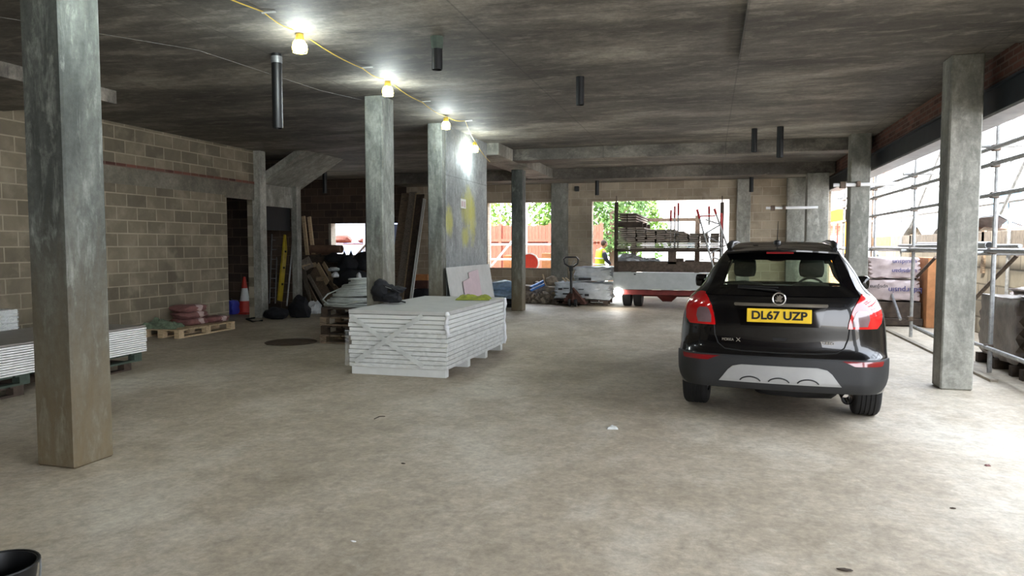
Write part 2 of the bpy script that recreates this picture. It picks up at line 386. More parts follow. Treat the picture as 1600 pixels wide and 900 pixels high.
# openings are left between blocks of each wall
def wall_y(name, mat, X0, X1, Y0, Y1, z1, holes, m=None):
    """wall in the Y-Z plane with rectangular holes (y0,y1,z0,z1)"""
    mb = MB(); ys = sorted({Y0, Y1, *[h[0] for h in holes], *[h[1] for h in holes]})
    for a, b in zip(ys, ys[1:]):
        cuts = [(h[2], h[3]) for h in holes if h[0] <= a+1e-6 and h[1] >= b-1e-6]; z = 0
        for lo_, hi in sorted(cuts):
            if lo_ > z: mb.box(X0, X1, a, b, z, lo_)
            z = hi
        if z < z1: mb.box(X0, X1, a, b, z, z1)
    return struct(name, mb, mat)
def wall_x(name, mat, Y0, Y1, X0, X1, z1, holes):
    mb = MB(); xs = sorted({X0, X1, *[h[0] for h in holes], *[h[1] for h in holes]})
    for a, b in zip(xs, xs[1:]):
        cuts = [(h[2], h[3]) for h in holes if h[0] <= a+1e-6 and h[1] >= b-1e-6]; z = 0
        for lo_, hi in sorted(cuts):
            if lo_ > z: mb.box(a, b, Y0, Y1, z, lo_)
            z = hi
        if z < z1: mb.box(a, b, Y0, Y1, z, z1)
    return struct(name, mb, mat)
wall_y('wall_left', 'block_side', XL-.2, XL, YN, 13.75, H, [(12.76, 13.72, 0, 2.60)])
struct('trim_6', MB().box(XL-.01, XL+.012, 9.0, 12.75, 2.63, 2.92), 'wall_band')            # cast band in the left wall
struct('trim_7', MB().box(XL-.01, XL+.014, 9.0, 13.72, 2.92, 2.98), 'brick_side')               # course of red brick
struct('trim_8', MB().box(XL-.01, XL+.013, 12.70, 13.68, 2.58, 2.92), 'wall_band')          # door lintel
struct('wall_left_far', MB().box(XL-.2, XL, 13.90, 15.4, 2.48, 2.96), 'grey_concrete')
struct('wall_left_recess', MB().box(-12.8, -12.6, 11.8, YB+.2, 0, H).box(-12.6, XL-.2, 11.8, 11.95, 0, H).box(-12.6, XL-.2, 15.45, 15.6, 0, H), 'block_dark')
wall_x('wall_back', 'block_back', YB, YB+.25, -8.9, 3.05, 3.37, [(-6.32, -4.37, .93, 2.84), (-3.22, .51, 0, 2.84)])
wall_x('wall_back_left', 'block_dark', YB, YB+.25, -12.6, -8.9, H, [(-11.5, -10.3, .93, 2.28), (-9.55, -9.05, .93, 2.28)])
struct('window_1', MB().box(-6.36,-4.33,YB-.02,YB+.27,.88,.93).box(-5.36,-5.30,YB+.2,YB+.26,.93,2.84), 'dusty_concrete')
struct('window_2', MB().box(-11.54,-11.46,YB-.03,YB+.27,.93,2.28).box(-11.54,-10.26,YB-.03,YB+.27,.89,.93), 'dusty_concrete')
# right side: brick strip over a steel beam, open below
struct('wall_right', MB().box(XR+.02, XR+.25, YN, YB, 3.32, H), 'brick_side')
struct('trim_9', MB().box(XR, XR+.02, YN, YB, 3.02, 3.30).box(XR-.03, XR+.25, YN, YB, 3.29, 3.32), 'steel_dark')   # steel beam web
struct('trim_10', MB().box(XR-.03, XR+.28, YN, YB, 2.99, 3.02), 'steel_flange')
def column(name, x0, x1, y0, y1, z1, mat='column_concrete', bev=.015):
    return struct(name, MB().box(x0, x1, y0, y1, 0, z1), mat, bev)
column('concrete_column', -4.69, -4.34, 4.03, 4.38, H+.01)
column('concrete_column', -4.62, -4.35, 9.12, 9.50, H+.01)
column('concrete_column', -4.62, -4.36, 11.42, 11.62, H+.01)
column('concrete_column', -4.63, -4.35, 16.8, 17.12, 3.42)
column('concrete_column', 2.50, 2.82, 8.86, 9.18, H+.01, 'grey_concrete')
column('concrete_column', 2.50, 2.84, 14.52, 14.86, H+.01, 'grey_concrete')
column('concrete_column', 2.30, 2.80, 19.0, 19.35, 3.37, 'grey_concrete')
column('concrete_column', XL, XL+.33, 8.9, 9.2, H+.01)
column('concrete_column', XL-.05, XL+.15, 13.69, 13.92, H+.01, 'grey_concrete', .008)
column('concrete_column', XL-.05, XL+.10, 15.20, 15.40, 3.0, 'grey_concrete', .008)
column('concrete_column', 2.5, 2.82, 3.2, 3.52, H-.04, 'grey_concrete')
column('wall_pier', -4.38, -3.90, YB-.14, YB+.02, 3.37, 'grey_concrete')
column('wall_pier', .70, 1.05, YB-.14, YB+.02, 3.37, 'grey_concrete')
column('wall_pier', 1.95, 2.45, YB-.16, YB+.02, 3.37, 'grey_concrete')
struct('wall_column', MB().box(-4.62, -4.35, 11.60, 13.93, 0, H+.01), 'panel_concrete', .01)
# sloping underside of the stairs, from the doorway post up to the slab
struct('stair_soffit', MB().prism([(XL-.05, 2.93), (-8.42, H+.02), (-8.70, H+.02), (XL-.05, 3.13)], 13.93, 15.6, 'XZ'), 'grey_concrete', .008)
struct('trim_11', MB().box(XL-.02, XL+.10, 9.2, 9.35, 3.2, H), 'grey_concrete')
struct('door_panel', MB().box(XL-.12, XL-.08, 13.92, 15.2, 1.94, 2.48), 'black_matt')

# ================================================================== OUTSIDE, RIGHT
struct('wall_outer', MB().box(4.75, 4.95, 2, 23.5, 0, 1.56), 'block_outer')
def boards_on_wall():
    r = root('timber_kerb', (4.72, 12, 1.5), 0, 'long weathered timber boards along the top of the outer block wall on the right', 'timber boards')
    y = 2.2
    while y < 23:
        obj('board', MB().box(4.71, 4.75, y, y+2.35, 1.565, 1.84), 'orange_wood' if int(y) % 3 == 0 else 'grey_wood', r, bevel=.004)
        y += 2.4
    for y in (5.0, 7.4, 9.8, 12.2, 14.6, 17.0, 19.4):
        obj('post', MB().box(4.71, 4.75, y-.06, y+.06, 1.1, 1.86), 'old_wood', r)
boards_on_wall()
def coupler(mb, p): mb.cbox(p[0], p[1], p[2], .09, .09, .08)
def scaffold_outer():
    r = root('scaffold', (3.9, 14, 0), 0, 'tube scaffold standing along the open right side, beyond the near right pillar', 'scaffold')
    r_ = .028
    for i, y in enumerate((7.2, 10.2, 13.85, 16.9, 20.6, 24.0)):
        obj('standard', MB().tube([(3.42, y, 0), (3.42, y, 4.6)], r_), 'scaffold_steel', r, smooth=True)
        obj('standard', MB().tube([(4.66, y-.55, 0), (4.66, y-.55, 4.6)], r_), 'rusty_tube' if i % 2 else 'scaffold_steel', r, smooth=True)
        for z in (.32, 1.53, 2.22, 2.60, 2.80, 3.55): cm = MB(); coupler(cm, (3.40, y, z)); obj('coupler', cm, 'rusty_tube', r, bevel=.01)
        for z in (1.50, 2.84): obj('transom', MB().tube([(3.25, y+.12, z), (4.72, y+.12, z)], r_), 'scaffold_steel', r, smooth=True)
    for z in (1.53, 2.22, 2.60, 2.80, 3.55):
        obj('ledger', MB().tube([(3.37, 6.5, z), (3.37, 24.6, z)], r_), 'galvanised' if z < 2 else 'scaffold_steel', r, smooth=True)
    for z in (1.53, 2.30, 3.0): obj('ledger', MB().tube([(4.61, 6.5, z), (4.61, 24.6, z)], r_), 'scaffold_steel', r, smooth=True)
    obj('ledger', MB().tube([(3.37, 8.0, .32), (3.37, 10.6, .32)], r_), 'scaffold_steel', r, smooth=True)
    for (a0, b0, a1, b1, X, mt) in ((1472, 232, 1422, 356, 4.5, 'scaffold_steel'), (1610, 235, 1564, 334, 4.5, 'scaffold_steel'), (1462, 402, 1376, 492, 3.95, 'rusty_tube'), (1590, 398, 1520, 470, 4.0, 'rusty_tube'), (1372, 399, 1407, 499, 3.5, 'galvanised')):
        obj('brace', MB().tube([PX(a0, b0, X), PX(a1, b1, X)], r_), mt, r, smooth=True)
scaffold_outer()
def cross_tube(y, x0, x1, z, lab):
    r = root('scaffold_tube', ((x0+x1)/2, y, z), 0, lab, 'scaffold tube', None)
    obj('tube', MB().tube([(x0, y, z), (x1, y, z)], .035, 10), 'white_paint', r, smooth=True)
    obj('clamp', MB().cbox(x0+.16, y, z, .10, .11, .12), 'rusty_tube', r, bevel=.008); obj('clamp', MB().cbox(x0+.42, y, z+.01, .07, .13, .10), 'rusty_tube', r, bevel=.008)
cross_tube(14.46, 2.20, 3.62, 2.71, 'pale scaffold tube clamped across the pillar behind the car, nearer one')
cross_tube(18.95, 1.35, 2.55, 2.52, 'short pale scaffold tube clamped to the far right pillar above the car roof')
def house(name, x0, x1, y0, y1, h, ridge, wallm, roofm, label, axis='Y', wins=()):
    r = root(name, ((x0+x1)/2, (y0+y1)/2, 0), 0, label, 'building')
    obj('wall', MB().box(x0, x1, y0, y1, 0, h), wallm, r)
    if axis == 'Y': poly = [(x0-.3, h), (x1+.3, h), ((x0+x1)/2, ridge)]; obj('roof', MB().prism(poly, y0-.3, y1+.3, 'XZ'), roofm, r)
    else: poly = [(y0-.3, h), (y1+.3, h), ((y0+y1)/2, ridge)]; obj('roof', MB().prism(poly, x0-.3, x1+.3, 'YZ'), roofm, r)
    for (face, a0, a1, z0, z1) in wins:
        fr = MB(); gl = MB()
        if face == 'x0':
            fr.box(x0-.06, x0, a0, a1, z0, z1); gl.box(x0-.08, x0-.05, a0+.08, (a0+a1)/2-.04, z0+.08, z1-.08).box(x0-.08, x0-.05, (a0+a1)/2+.04, a1-.08, z0+.08, z1-.08)
        else:
            fr.box(a0, a1, y0-.06, y0, z0, z1); gl.box(a0+.08, (a0+a1)/2-.04, y0-.08, y0-.05, z0+.08, z1-.08).box((a0+a1)/2+.04, a1-.08, y0-.08, y0-.05, z0+.08, z1-.08)
        f = obj('window', fr, 'white_paint', r); obj('pane', gl, 'clear_window', f)
    return r
plain('pale_render', c(214,212,214), .8, 0, .04)
plain('roof_tile', c(150,92,76), .8, 0, .15)
plain('blue_board', c(110,170,210), .5, 0, .15)
plain('grey_blue', c(120,136,176), .5, 0, .1)
house('house', 15, 24, 24, 36, 4.0, 6.0, 'pale_render', 'roof_tile', 'pale rendered house beyond the scaffold on the right', 'X', [('x0', 26, 27.6, 1.4, 3.0), ('x0', 30, 31.6, 1.4, 3.0)])
def blue_hoarding():
    r = root('hoarding', (9.6, 19, 0), 0, 'pale blue sheeted hoarding with dark posts seen through the nearest right opening', 'hoarding')
    obj('plinth', MB().box(9.4, 9.6, 15, 30, 0, 2.25), 'brick_far', r)
    for i, y in enumerate((15, 18.2, 21.4, 26.2)): obj('sheet', MB().box(9.45, 9.5, y, y+2.4, 2.3, 3.6 - .25*(i % 2)), 'blue_board', r)
    for y in (15.0, 17.9, 21.1, 24.4): obj('post', MB().box(9.36, 9.46, y, y+.16, 0, 4.0), 'grey_blue', r, bevel=.01)
blue_hoarding()
def brick_rubble(y0, y1, x, h, seed, lab):
    mb = MB(); n = 9
    rnd = random.Random(seed)
    for i in range(n):
        y = y0 + (y1-y0)*(i+.5)/n
        mb.blob((x, y, h*.35), (1.0, (y1-y0)/n*.9, h*(.5+.4*rnd.random())), seed+i, .25, 2)
    obj('spoil_heap', mb, 'rubble', None, lab, 'spoil heap', kind='stuff')
brick_rubble(24, 31, 7.9, 2.3, 4, 'heap of orange spoil partly under grey sheeting beyond the right wall')
def tarp():
    vs = []; fs = []; nx, ny = 8, 22
    for i in range(nx+1):
        for j in range(ny+1):
            y = 23.6 + j*.32; x = 6.9+i*.22
            z = 2.1 + .28*math.sin(j*.55) + .35*math.sin(i/nx*math.pi) + .10*noise.noise(Vector((i*.7, j*.7, 3)))
            vs.append((x, y, z))
    for i in range(nx):
        for j in range(ny): a = i*(ny+1)+j; fs.append((a, a+1, a+ny+2, a+ny+1))
    k = len(vs); vs += [(x, y, z-.03) for x, y, z in vs]; fs += [tuple(q+k for q in reversed(f)) for f in fs]
    obj('tarpaulin', MB().add(vs, fs), 'tarp_grey', None, 'crumpled grey tarpaulin over the spoil heap beyond the right wall', 'tarpaulin', smooth=True)
tarp()
def orange_cage():
    p0 = PY(1290, 330, 25.0); p1 = PY(1311, 390, 25.0); x0, x1 = p0.x, p0.x+.62
    r = root('hoist_gate', ((x0+x1)/2, 25, 0), 0, 'orange framed hoist gate with red and white bars beyond the far right opening', 'gate')
    f = MB().box(x0, x0+.08, 24.9, 25, .2, 2.75).box(x1-.08, x1, 24.9, 25, .2, 2.75).box(x0, x1, 24.9, 25.02, 2.35, 2.75).box(x0, x1, 24.9, 25.02, .9, 1.35).box(x0, x1, 24.9, 25.02, .2, .3)
    obj('frame', f, 'orange_metal', r, bevel=.01)
    for i in range(4): obj('bar', MB().tube([(x0+.14+i*.11, 24.95, 1.3), (x0+.14+i*.11, 24.95, 2.4)], .025), 'white_paint' if i % 2 else 'orange_red', r)
    obj('post', MB().box(x0, x1, 24.85, 25.1, 0, .2), 'orange_metal', r)
orange_cage()
house('house', 2.6, 6.0, 33, 36, 2.4, 3.0, 'brick_far', 'roof_tile', 'low red brick outbuilding seen between the far right pillars', 'Y', [('y0', 4.2, 5.4, 1.0, 2.0)])

# ================================================================== OUTSIDE, BACK
def fence():
    r = root('timber_fence', (-6, 24.5, 0), 0, 'red-brown close-boarded timber fence outside the back windows', 'fence')
    for k, x in enumerate((-8.9, -7.1, -5.3)):
        mb = MB(); t = x
        while t < x+1.7:
            mb.box(t, t+.115, 24.5, 24.53, .05, 2.28 + .02*((int(t*10)) % 2)); t += .122
        p = obj('fence_panel', mb, 'fence_wood', r)
        obj('rail', MB().box(x, x+1.7, 24.43, 24.5, 1.72, 1.82).box(x, x+1.7, 24.43, 24.5, .55, .65), 'fence_wood', p)
        obj('post', MB().box(x+1.70, x+1.80, 24.42, 24.54, 0, 2.36), 'fence_wood', r, bevel=.006)
fence()
def leafcloud(o, rad, n, seed, size, fill=.0):
    rnd = random.Random(seed); mb = MB(); o = Vector(o); vs = []; fs = []
    for i in range(n):
        while True:
            p = Vector((rnd.uniform(-1,1), rnd.uniform(-1,1), rnd.uniform(-1,1)))
            if p.length <= 1: break
        if p.length > .01: p = p.normalized()*(p.length**.45)
        d = noise.noise(p*1.8+Vector((seed, 0, 0))); p *= 1+.35*d
        q = o+Vector((p.x*rad[0], p.y*rad[1], p.z*rad[2])); s_ = size*rnd.uniform(.6, 1.3)
        a = Vector((rnd.gauss(0,1), rnd.gauss(0,1), rnd.gauss(0,1))).normalized(); b_ = a.orthogonal().normalized(); b_.rotate(Matrix.Rotation(rnd.random()*6.28, 3, a)); c_ = a.cross(b_)
        k = len(vs); vs += [q+b_*s_, q+c_*s_*.45, q-b_*s_, q-c_*s_*.45]; fs.append((k, k+1, k+2, k+3))
    mb.v = vs; mb.f = fs; return mb
def tree(x, y, h, rad, seed, mat, label):
    r = root('tree', (x, y, 0), 0, label, 'tree', None)
    t = MB().tube([(x, y, 0), (x+.05, y, h*.35), (x-.05, y+.05, h*.7)], [.16, .12, .05], 8)
    for k in range(5):
        a = k*1.26+seed; t.tube([(x, y, h*(.35+.07*k)), (x+math.cos(a)*rad[0]*.6, y+math.sin(a)*rad[1]*.6, h*(.6+.05*k))], [.05, .015], 6)
    obj('trunk', t, 'bark', r, smooth=True)
    obj('foliage', leafcloud((x, y, h*.68), rad, 2600, seed, .11), mat, r)
tree(-7.4, 27.5, 4.6, (1.9, 1.3, 1.7), 3, 'leaf_green', 'bright green tree above the fence, seen at the left of the middle window')
tree(-5.2, 28.2, 4.4, (1.4, 1.2, 1.6), 5, 'leaf_green', 'bright green tree above the fence, seen at the right of the middle window')
tree(-3.5, 26.8, 4.2, (1.3, 1.3, 1.9), 9, 'leaf_dark', 'green tree beyond the vehicle doorway, left of the truck')
tree(-3.0, 29.5, 3.2, (1.4, 1.2, 1.5), 12, 'leaf_green', 'yellow-green shrub behind the person in the vehicle doorway')
def window_scaffold():
    r = root('scaffold', (-5.4, 21.9, 0), 0, 'white scaffold tubes standing outside the middle window', 'scaffold')
    for x in (-6.75, -5.55, -4.55): obj('standard', MB().tube([(x, 21.9, 0), (x, 21.9, 5)], .04), 'white_paint', r, smooth=True)
    for z in (1.62, 1.15): obj('ledger', MB().tube([(-8, 21.85, z), (-4.0, 21.85, z)], .035), 'white_paint', r, smooth=True)
    obj('brace', MB().tube([(-7.0, 21.95, .6), (-5.0, 21.95, 2.9)], .035), 'white_paint', r, smooth=True)
    obj('ledger', MB().tube([(-8, 21.85, 3.2), (-4.0, 21.85, 3.2)], .04), 'white_paint', r, smooth=True)
window_scaffold()
p = PY(838, 413, 21.2)
sg = root('road_sign', (p.x-.1, 21.2, 0), 0, 'round red road sign with a white rim outside the middle window', 'road sign')
obj('disc', MB().lathe([(.27, 0), (.27, .02)], (p.x-.22, 21.2, 1.06), 32, 'Y'), 'orange_red', sg)
obj('rim', MB().lathe([(.27, -.004), (.305, -.004), (.305, .024), (.27, .024)], (p.x-.22, 21.2, 1.06), 32, 'Y', False), 'white_paint', sg)
obj('pole', MB().tube([(p.x-.22, 21.25, 0), (p.x-.22, 21.25, 1.2)], .03), 'scaffold_steel', sg)
for i, (px, py, w_, h_, mt, lab) in enumerate(((812, 418, 1.0, .55, 'orange_wood', 'orange plywood sheet outside the middle window, left of the slim column'), (860, 418, .5, .62, 'orange_wood', 'pinkish plywood box outside the middle window, beside the road sign'))):
    p = PY(px, py, 22.6); obj('plywood_box', MB().box(p.x-w_/2, p.x+w_/2, 22.4, 22.9, 0, .72+h_), mt, None, lab, 'plywood box', bevel=.01)
def left_house():
    r = house('house', -17.5, -13.2, 25, 31, 5.0, 6.6, 'grey_blue', 'roof_tile', 'pale lilac house seen through the small left window', 'Y', [('y0', -15.2, -13.6, 1.2, 2.4)])
left_house()
r = root('scaffold', (-11.6, 21.6, 0), 0, 'scaffold tubes and platform outside the small left window', 'scaffold')
for x in (-12.2, -11.0): obj('standard', MB().tube([(x, 21.6, 0), (x, 21.6, 4.5)], .035), 'white_paint', r, smooth=True)
obj('ledger', MB().tube([(-13, 21.55, 1.58), (-9.5, 21.55, 1.58)], .035), 'white_paint', r, smooth=True)
obj('ledger', MB().tube([(-13, 21.55, 1.28), (-9.5, 21.55, 1.28)], .035), 'white_paint', r, smooth=True)
obj('platform_board', MB().box(-13, -9.6, 21.6, 22.2, 1.62, 1.66), 'fence_wood', r)
obj('brace', MB().tube([(-11.9, 21.5, .6), (-10.9, 21.5, 1.6)], .035), 'rusty_tube', r, smooth=True)
for i, (x, s_) in enumerate(((-12.0, .30), (-11.05, .22))):
    obj('brick_heap', MB().blob((x, 21.9, 1.66+s_*.4), (s_*1.2, .2, s_*.5), i+3, .4, 2), 'fence_wood', None, ('large' if i == 0 else 'small')+' heap of red-brown bricks on the scaffold platform outside the small left window', 'brick heap', kind='stuff')
house('house', -2.2, 8.5, 40, 46, 5.2, 7.4, 'pale_render', 'roof_tile', 'pale house far beyond the vehicle doorway, behind the truck', 'X', [('y0', -1.2, .2, 1.2, 2.4), ('y0', 2, 3.4, 1.2, 2.4)])

# ================================================================== OBJECTS INSIDE
def pallet(x0, x1, y0, y1, z0, h, mat, label, group=None, name='pallet', deck_along='X'):
    """deck boards run along X, stringers along Y (deck_along='X'), or the other way round"""
    r = root(name, ((x0+x1)/2, (y0+y1)/2, z0), 0, label, 'pallet', group)
    t = .022; b = h - 2*t
    def bx(u0, u1, v0, v1, a, c_): return MB().box(u0, u1, v0, v1, a, c_) if deck_along == 'X' else MB().box(v0, v1, u0, u1, a, c_)
    U0, U1, V0, V1 = (x0, x1, y0, y1) if deck_along == 'X' else (y0, y1, x0, x1)
    n = 6; wv = (V1-V0)/(n*1.18-.18)
    for i in range(n): v = V0+i*wv*1.18; obj('deck_board', bx(U0, U1, v, v+wv, z0+h-t, z0+h), mat, r)
    for i in range(3):
        u = U0+(U1-U0-.1)*i/2
        obj('bottom_board', bx(u, u+.1, V0, V1, z0, z0+t), mat, r)
        for j in range(3): v = V0+(V1-V0-.12)*j/2; obj('block', bx(u, u+.1, v, v+.12, z0+t, z0+t+b), mat, r)
    return r
def sheets(name, n, x0, x1, y0, y1, z0, z1, mat, labelf, cat, group, jit=.012, seed=1, gap=.0035):
    rnd = random.Random(seed); t = (z1-z0)/n
    for i in range(n):
        dx, dy = rnd.uniform(-jit, jit), rnd.uniform(-jit, jit)
        obj(name, MB().box(x0+dx, x1+dx, y0+dy, y1+dy, z0+i*t, z0+(i+1)*t-gap), mat[i] if isinstance(mat, list) else mat, None, labelf(i, n), cat, group, bevel=.0015)
ORD = ['lowest', 'second', 'third', 'fourth', 'fifth', 'sixth', 'seventh', 'eighth', 'ninth', 'tenth', 'eleventh', 'twelfth', 'thirteenth']
def order(i, n, what):
    if i == 0: return f'lowest {what}'
    if i == n-1: return f'topmost {what}'
    if i < n/2: return f'{ORD[i]} from bottom, {what}'
    return f'{ORD[n-1-i]} from top, {what}'
# --- plasterboard behind the front left pillar
pallet(-8.15, -7.12, 6.45, 7.50, 0, .115, 'dark_wood', 'dark lower pallet under the far end of the plasterboard behind the front left pillar', 'pallets under the plasterboard')
pallet(-8.15, -7.06, 4.9, 5.95, 0, .115, 'dark_wood', 'brown lower pallet under the near end of the left plasterboard stack', 'pallets under the plasterboard')
pallet(-8.15, -7.03, 6.35, 7.58, .115, .115, 'green_wood', 'green upper pallet under the far end of the plasterboard behind the front left pillar', 'pallets under the plasterboard')
pallet(-8.15, -7.03, 4.85, 6.0, .115, .115, 'green_wood', 'green upper pallet under the near end of the left plasterboard stack', 'pallets under the plasterboard')
sheets('plasterboard_sheet', 13, -8.2, -7.0, 4.7, 7.64, .232, .575, ['board_edge']*12+['board_top'], lambda i, n: order(i, n, 'plasterboard sheet behind the front left pillar'), 'plasterboard', 'plasterboard stack behind the front left pillar', .006, 3, .008)
# --- film-wrapped stack by the left wall
pallet(-9.5, -8.4, 4.0, 6.9, 0, .12, 'dark_wood', 'pallet under the film-wrapped boards by the left wall')
sheets('plasterboard_sheet', 8, -9.5, -8.36, 3.8, 7.0, .12, .80, 'white_board', lambda i, n: order(i, n, 'white board under shiny film by the left wall'), 'plasterboard', 'film-wrapped boards by the left wall', .003, 4)
def film_box(name, x0, x1, y0, y1, z0, z1, amp, label, mat='film', top=True, seed=0, step=.09):
    mb = MB()
    def sheet(P, nu, nv):
        vs = []; fs = []
        for i in range(nu+1):
            for j in range(nv+1):
                p, nrm = P(i/nu, j/nv); d = noise.noise(p*5+Vector((seed, 0, 0)))*amp + noise.noise(p*13)*amp*.5
                vs.append(p+nrm*(abs(d)+.003))
        for i in range(nu):
            for j in range(nv): a = i*(nv+1)+j; fs.append((a, a+1, a+nv+2, a+nv+1))
        mb.add(vs, fs)
    nx = max(4, int((x1-x0)/step)); ny = max(4, int((y1-y0)/step)); nz = max(3, int((z1-z0)/step))
    V = Vector
    sheet(lambda u, v: (V((x0+(x1-x0)*u, y0, z0+(z1-z0)*v)), V((0,-1,0))), nx, nz)
    sheet(lambda u, v: (V((x1, y0+(y1-y0)*u, z0+(z1-z0)*v)), V((1,0,0))), ny, nz)
    sheet(lambda u, v: (V((x0, y0+(y1-y0)*u, z0+(z1-z0)*v)), V((-1,0,0))), ny, nz)
    if top: sheet(lambda u, v: (V((x0+(x1-x0)*u, y0+(y1-y0)*v, z1)), V((0,0,1))), nx, ny)
    return obj(name, mb, mat, None, label, 'plastic film', smooth=True)
film_box('plastic_film', -9.52, -8.35, 3.8, 7.0, .14, .802, .02, 'shiny clear film around the boards stacked by the left wall')
# --- the stack in the middle of the floor
for i, y in enumerate((8.03, 8.85, 9.62, 10.38)):
    obj('bearer', MB().box(-4.28, -3.03, y, y+.10, 0, .10), 'white_board', None, ('nearest' if i == 0 else 'farthest' if i == 3 else ['', 'second', 'third'][i])+' white bearer strip under the board stack in the middle of the floor', 'bearer', 'bearers under the middle board stack', bevel=.003)
def centre_stack():
    rnd = random.Random(5); n = 13; z = .10; t = .71/n
    for i in range(n):
        dx = rnd.uniform(-.02, .015) if 4 < i < 12 else rnd.uniform(-.006, .006); dy = rnd.uniform(-.006, .006)
        if i in (5, 6, 8): dx += .03
        obj('insulation_board', MB().box(-4.30+dx, -3.01+dx*.4, 8.0+dy, 10.50+dy, z, z+t-.006), 'white_board' if i < n-1 else 'grey_board', None, order(i, n, 'thick pale board in the middle floor stack'), 'board', 'board stack in the middle of the floor', bevel=.004)
        z += t
centre_stack()
film_box('plastic_film', -4.335, -2.995, 7.985, 10.52, .11, .56, .018, 'clear film wrapped round the lower boards of the middle stack', 'film_thin', False, 3)
def film_edge(x, y, z0, z1, lab):
    mb = MB(); pts = []
    for k in range(9): t = k/8; pts.append((x+.012*math.sin(t*9), y+.01*math.cos(t*11), z0+(z1-z0)*t))
    mb.tube(pts, [.012, .03, .02, .035, .022, .03, .016, .034, .02], 8); obj('film_roll_edge', mb, 'white_plastic', None, lab, 'plastic film', smooth=True)
film_edge(-3.0, 8.0, .5, .80, 'bunched white film at the near corner of the middle board stack')
film_edge(-3.0, 10.49, .1, .80, 'bunched white film at the far corner of the middle board stack')
fo = MB()
for a, b in (((-4.25, .72), (-3.3, .14)), ((-3.3, .76), (-4.2, .16))):
    fo.beam((a[0], 7.972-.006*(a[0] > -4), a[1]), (b[0], 7.972-.006*(a[0] > -4), b[1]), .055, .003, (0,-1,0))
obj('film_fold', fo, 'film_fold', None, 'crossed folds of film on the front of the middle board stack', 'plastic film')
def rucksack():
    p = G(603, 474, .81); r = root('rucksack', p, 0, 'black rucksack lying on the near left of the middle board stack', 'rucksack')
    x, y, z = p
    m = MB().blob((x-.06, y+.08, z+.135), (.19, .15, .15), 2, .28, 3); m.blob((x-.10, y+.05, z+.24), (.10, .09, .08), 7, .3, 3, flat=False)
    obj('bag', m, 'black_fabric', r, smooth=True)
    obj('flap', MB().blob((x+.13, y+.04, z+.19), (.13, .10, .045), 4, .3, 3, flat=False).blob((x+.09, y+.0, z+.08), (.13, .10, .09), 9, .3, 3), 'black_fabric', r, smooth=True)
    obj('strap', MB().tube([(x+.02, y-.12, z+.26), (x+.12, y-.09, z+.22), (x+.22, y-.04, z+.15), (x+.20, y-.06, z+.05), (x+.30, y-.02, z+.02)], .012, 6), 'black_matt', r, smooth=True)
    obj('lining', MB().beam((x+.03, y-.06, z+.235), (x+.12, y-.05, z+.205), .03, .012), 'reflective', r)
rucksack()
def cloth(name, cx, cy, cz, sx, sy, h, mat, label, cat, seed=0, rz=0, n=22):
    vs = []; fs = []; R_ = Matrix.Rotation(rz, 3, 'Z')
    for i in range(n+1):
        for j in range(n+1):
            u = i/n*2-1; v = j/n*2-1; e = max(0, 1-max(abs(u), abs(v))**4)
            q = Vector((u*1.8+seed, v*1.8, seed*1.3)); hh = h*(.55+.55*noise.noise(q)+.28*noise.noise(q*2.6))*e
            wob = 1+.18*noise.noise(Vector((u*1.5, v*1.5, seed+5)))
            vs.append(Vector((cx, cy, cz)) + R_ @ Vector((u*sx*wob, v*sy*wob, hh+.004)))
    for i in range(n):
        for j in range(n): a = i*(n+1)+j; fs.append((a, a+1, a+n+2, a+n+1))
    k = len(vs); vs += [p-Vector((0,0,.003)) for p in vs]; fs += [tuple(q+k for q in reversed(f)) for f in fs]
    return obj(name, MB().add(vs, fs), mat, None, label, cat, smooth=True)
p = G(738, 468, .81); cloth('safety_vest', p.x, p.y+.05, .808, .25, .17, .10, 'hi_vis', 'crumpled green-yellow safety vest on the far end of the middle board stack', 'safety vest', 3, .2)
# sheets leaning on the panel column
lean = lambda y0, y1, x_, z1, t, mb: mb.beam((x_+.20, (y0+y1)/2, 0.01), (x_, (y0+y1)/2, z1), y1-y0, t, (1, 0, .15))
obj('leaning_board', lean(11.40, 13.86, -4.29, 1.22, .015, MB()), 'grey_board', None, 'grey plasterboard sheet leaning on its long edge against the panelled column', 'plasterboard', bevel=.002)
pk = MB().prism([(12.05, .55), (12.05, .95), (12.42, 1.0), (12.42, 1.10), (13.0, 1.14), (13.0, .55)], -.004, .004, 'YZ')
pk.v = [Vector((-4.085 - (v.z)*.1639 + .028 + v.x, v.y, v.z)) for v in pk.v]
obj('pink_offcut', pk, 'pink_board', None, 'pink plasterboard offcut propped on the grey leaning sheet', 'plasterboard')
obj('notice', MB().box(-4.347, -4.340, 12.32, 12.60, 2.27, 2.44), 'white_board', None, 'small white notice fixed to the panelled column beside the yellow paint', 'notice')
obj('notice_mark', MB().box(-4.340, -4.338, 12.35, 12.45, 2.30, 2.40).box(-4.340, -4.338, 12.49, 12.56, 2.29, 2.40), 'pink_board', D.objects['notice'])

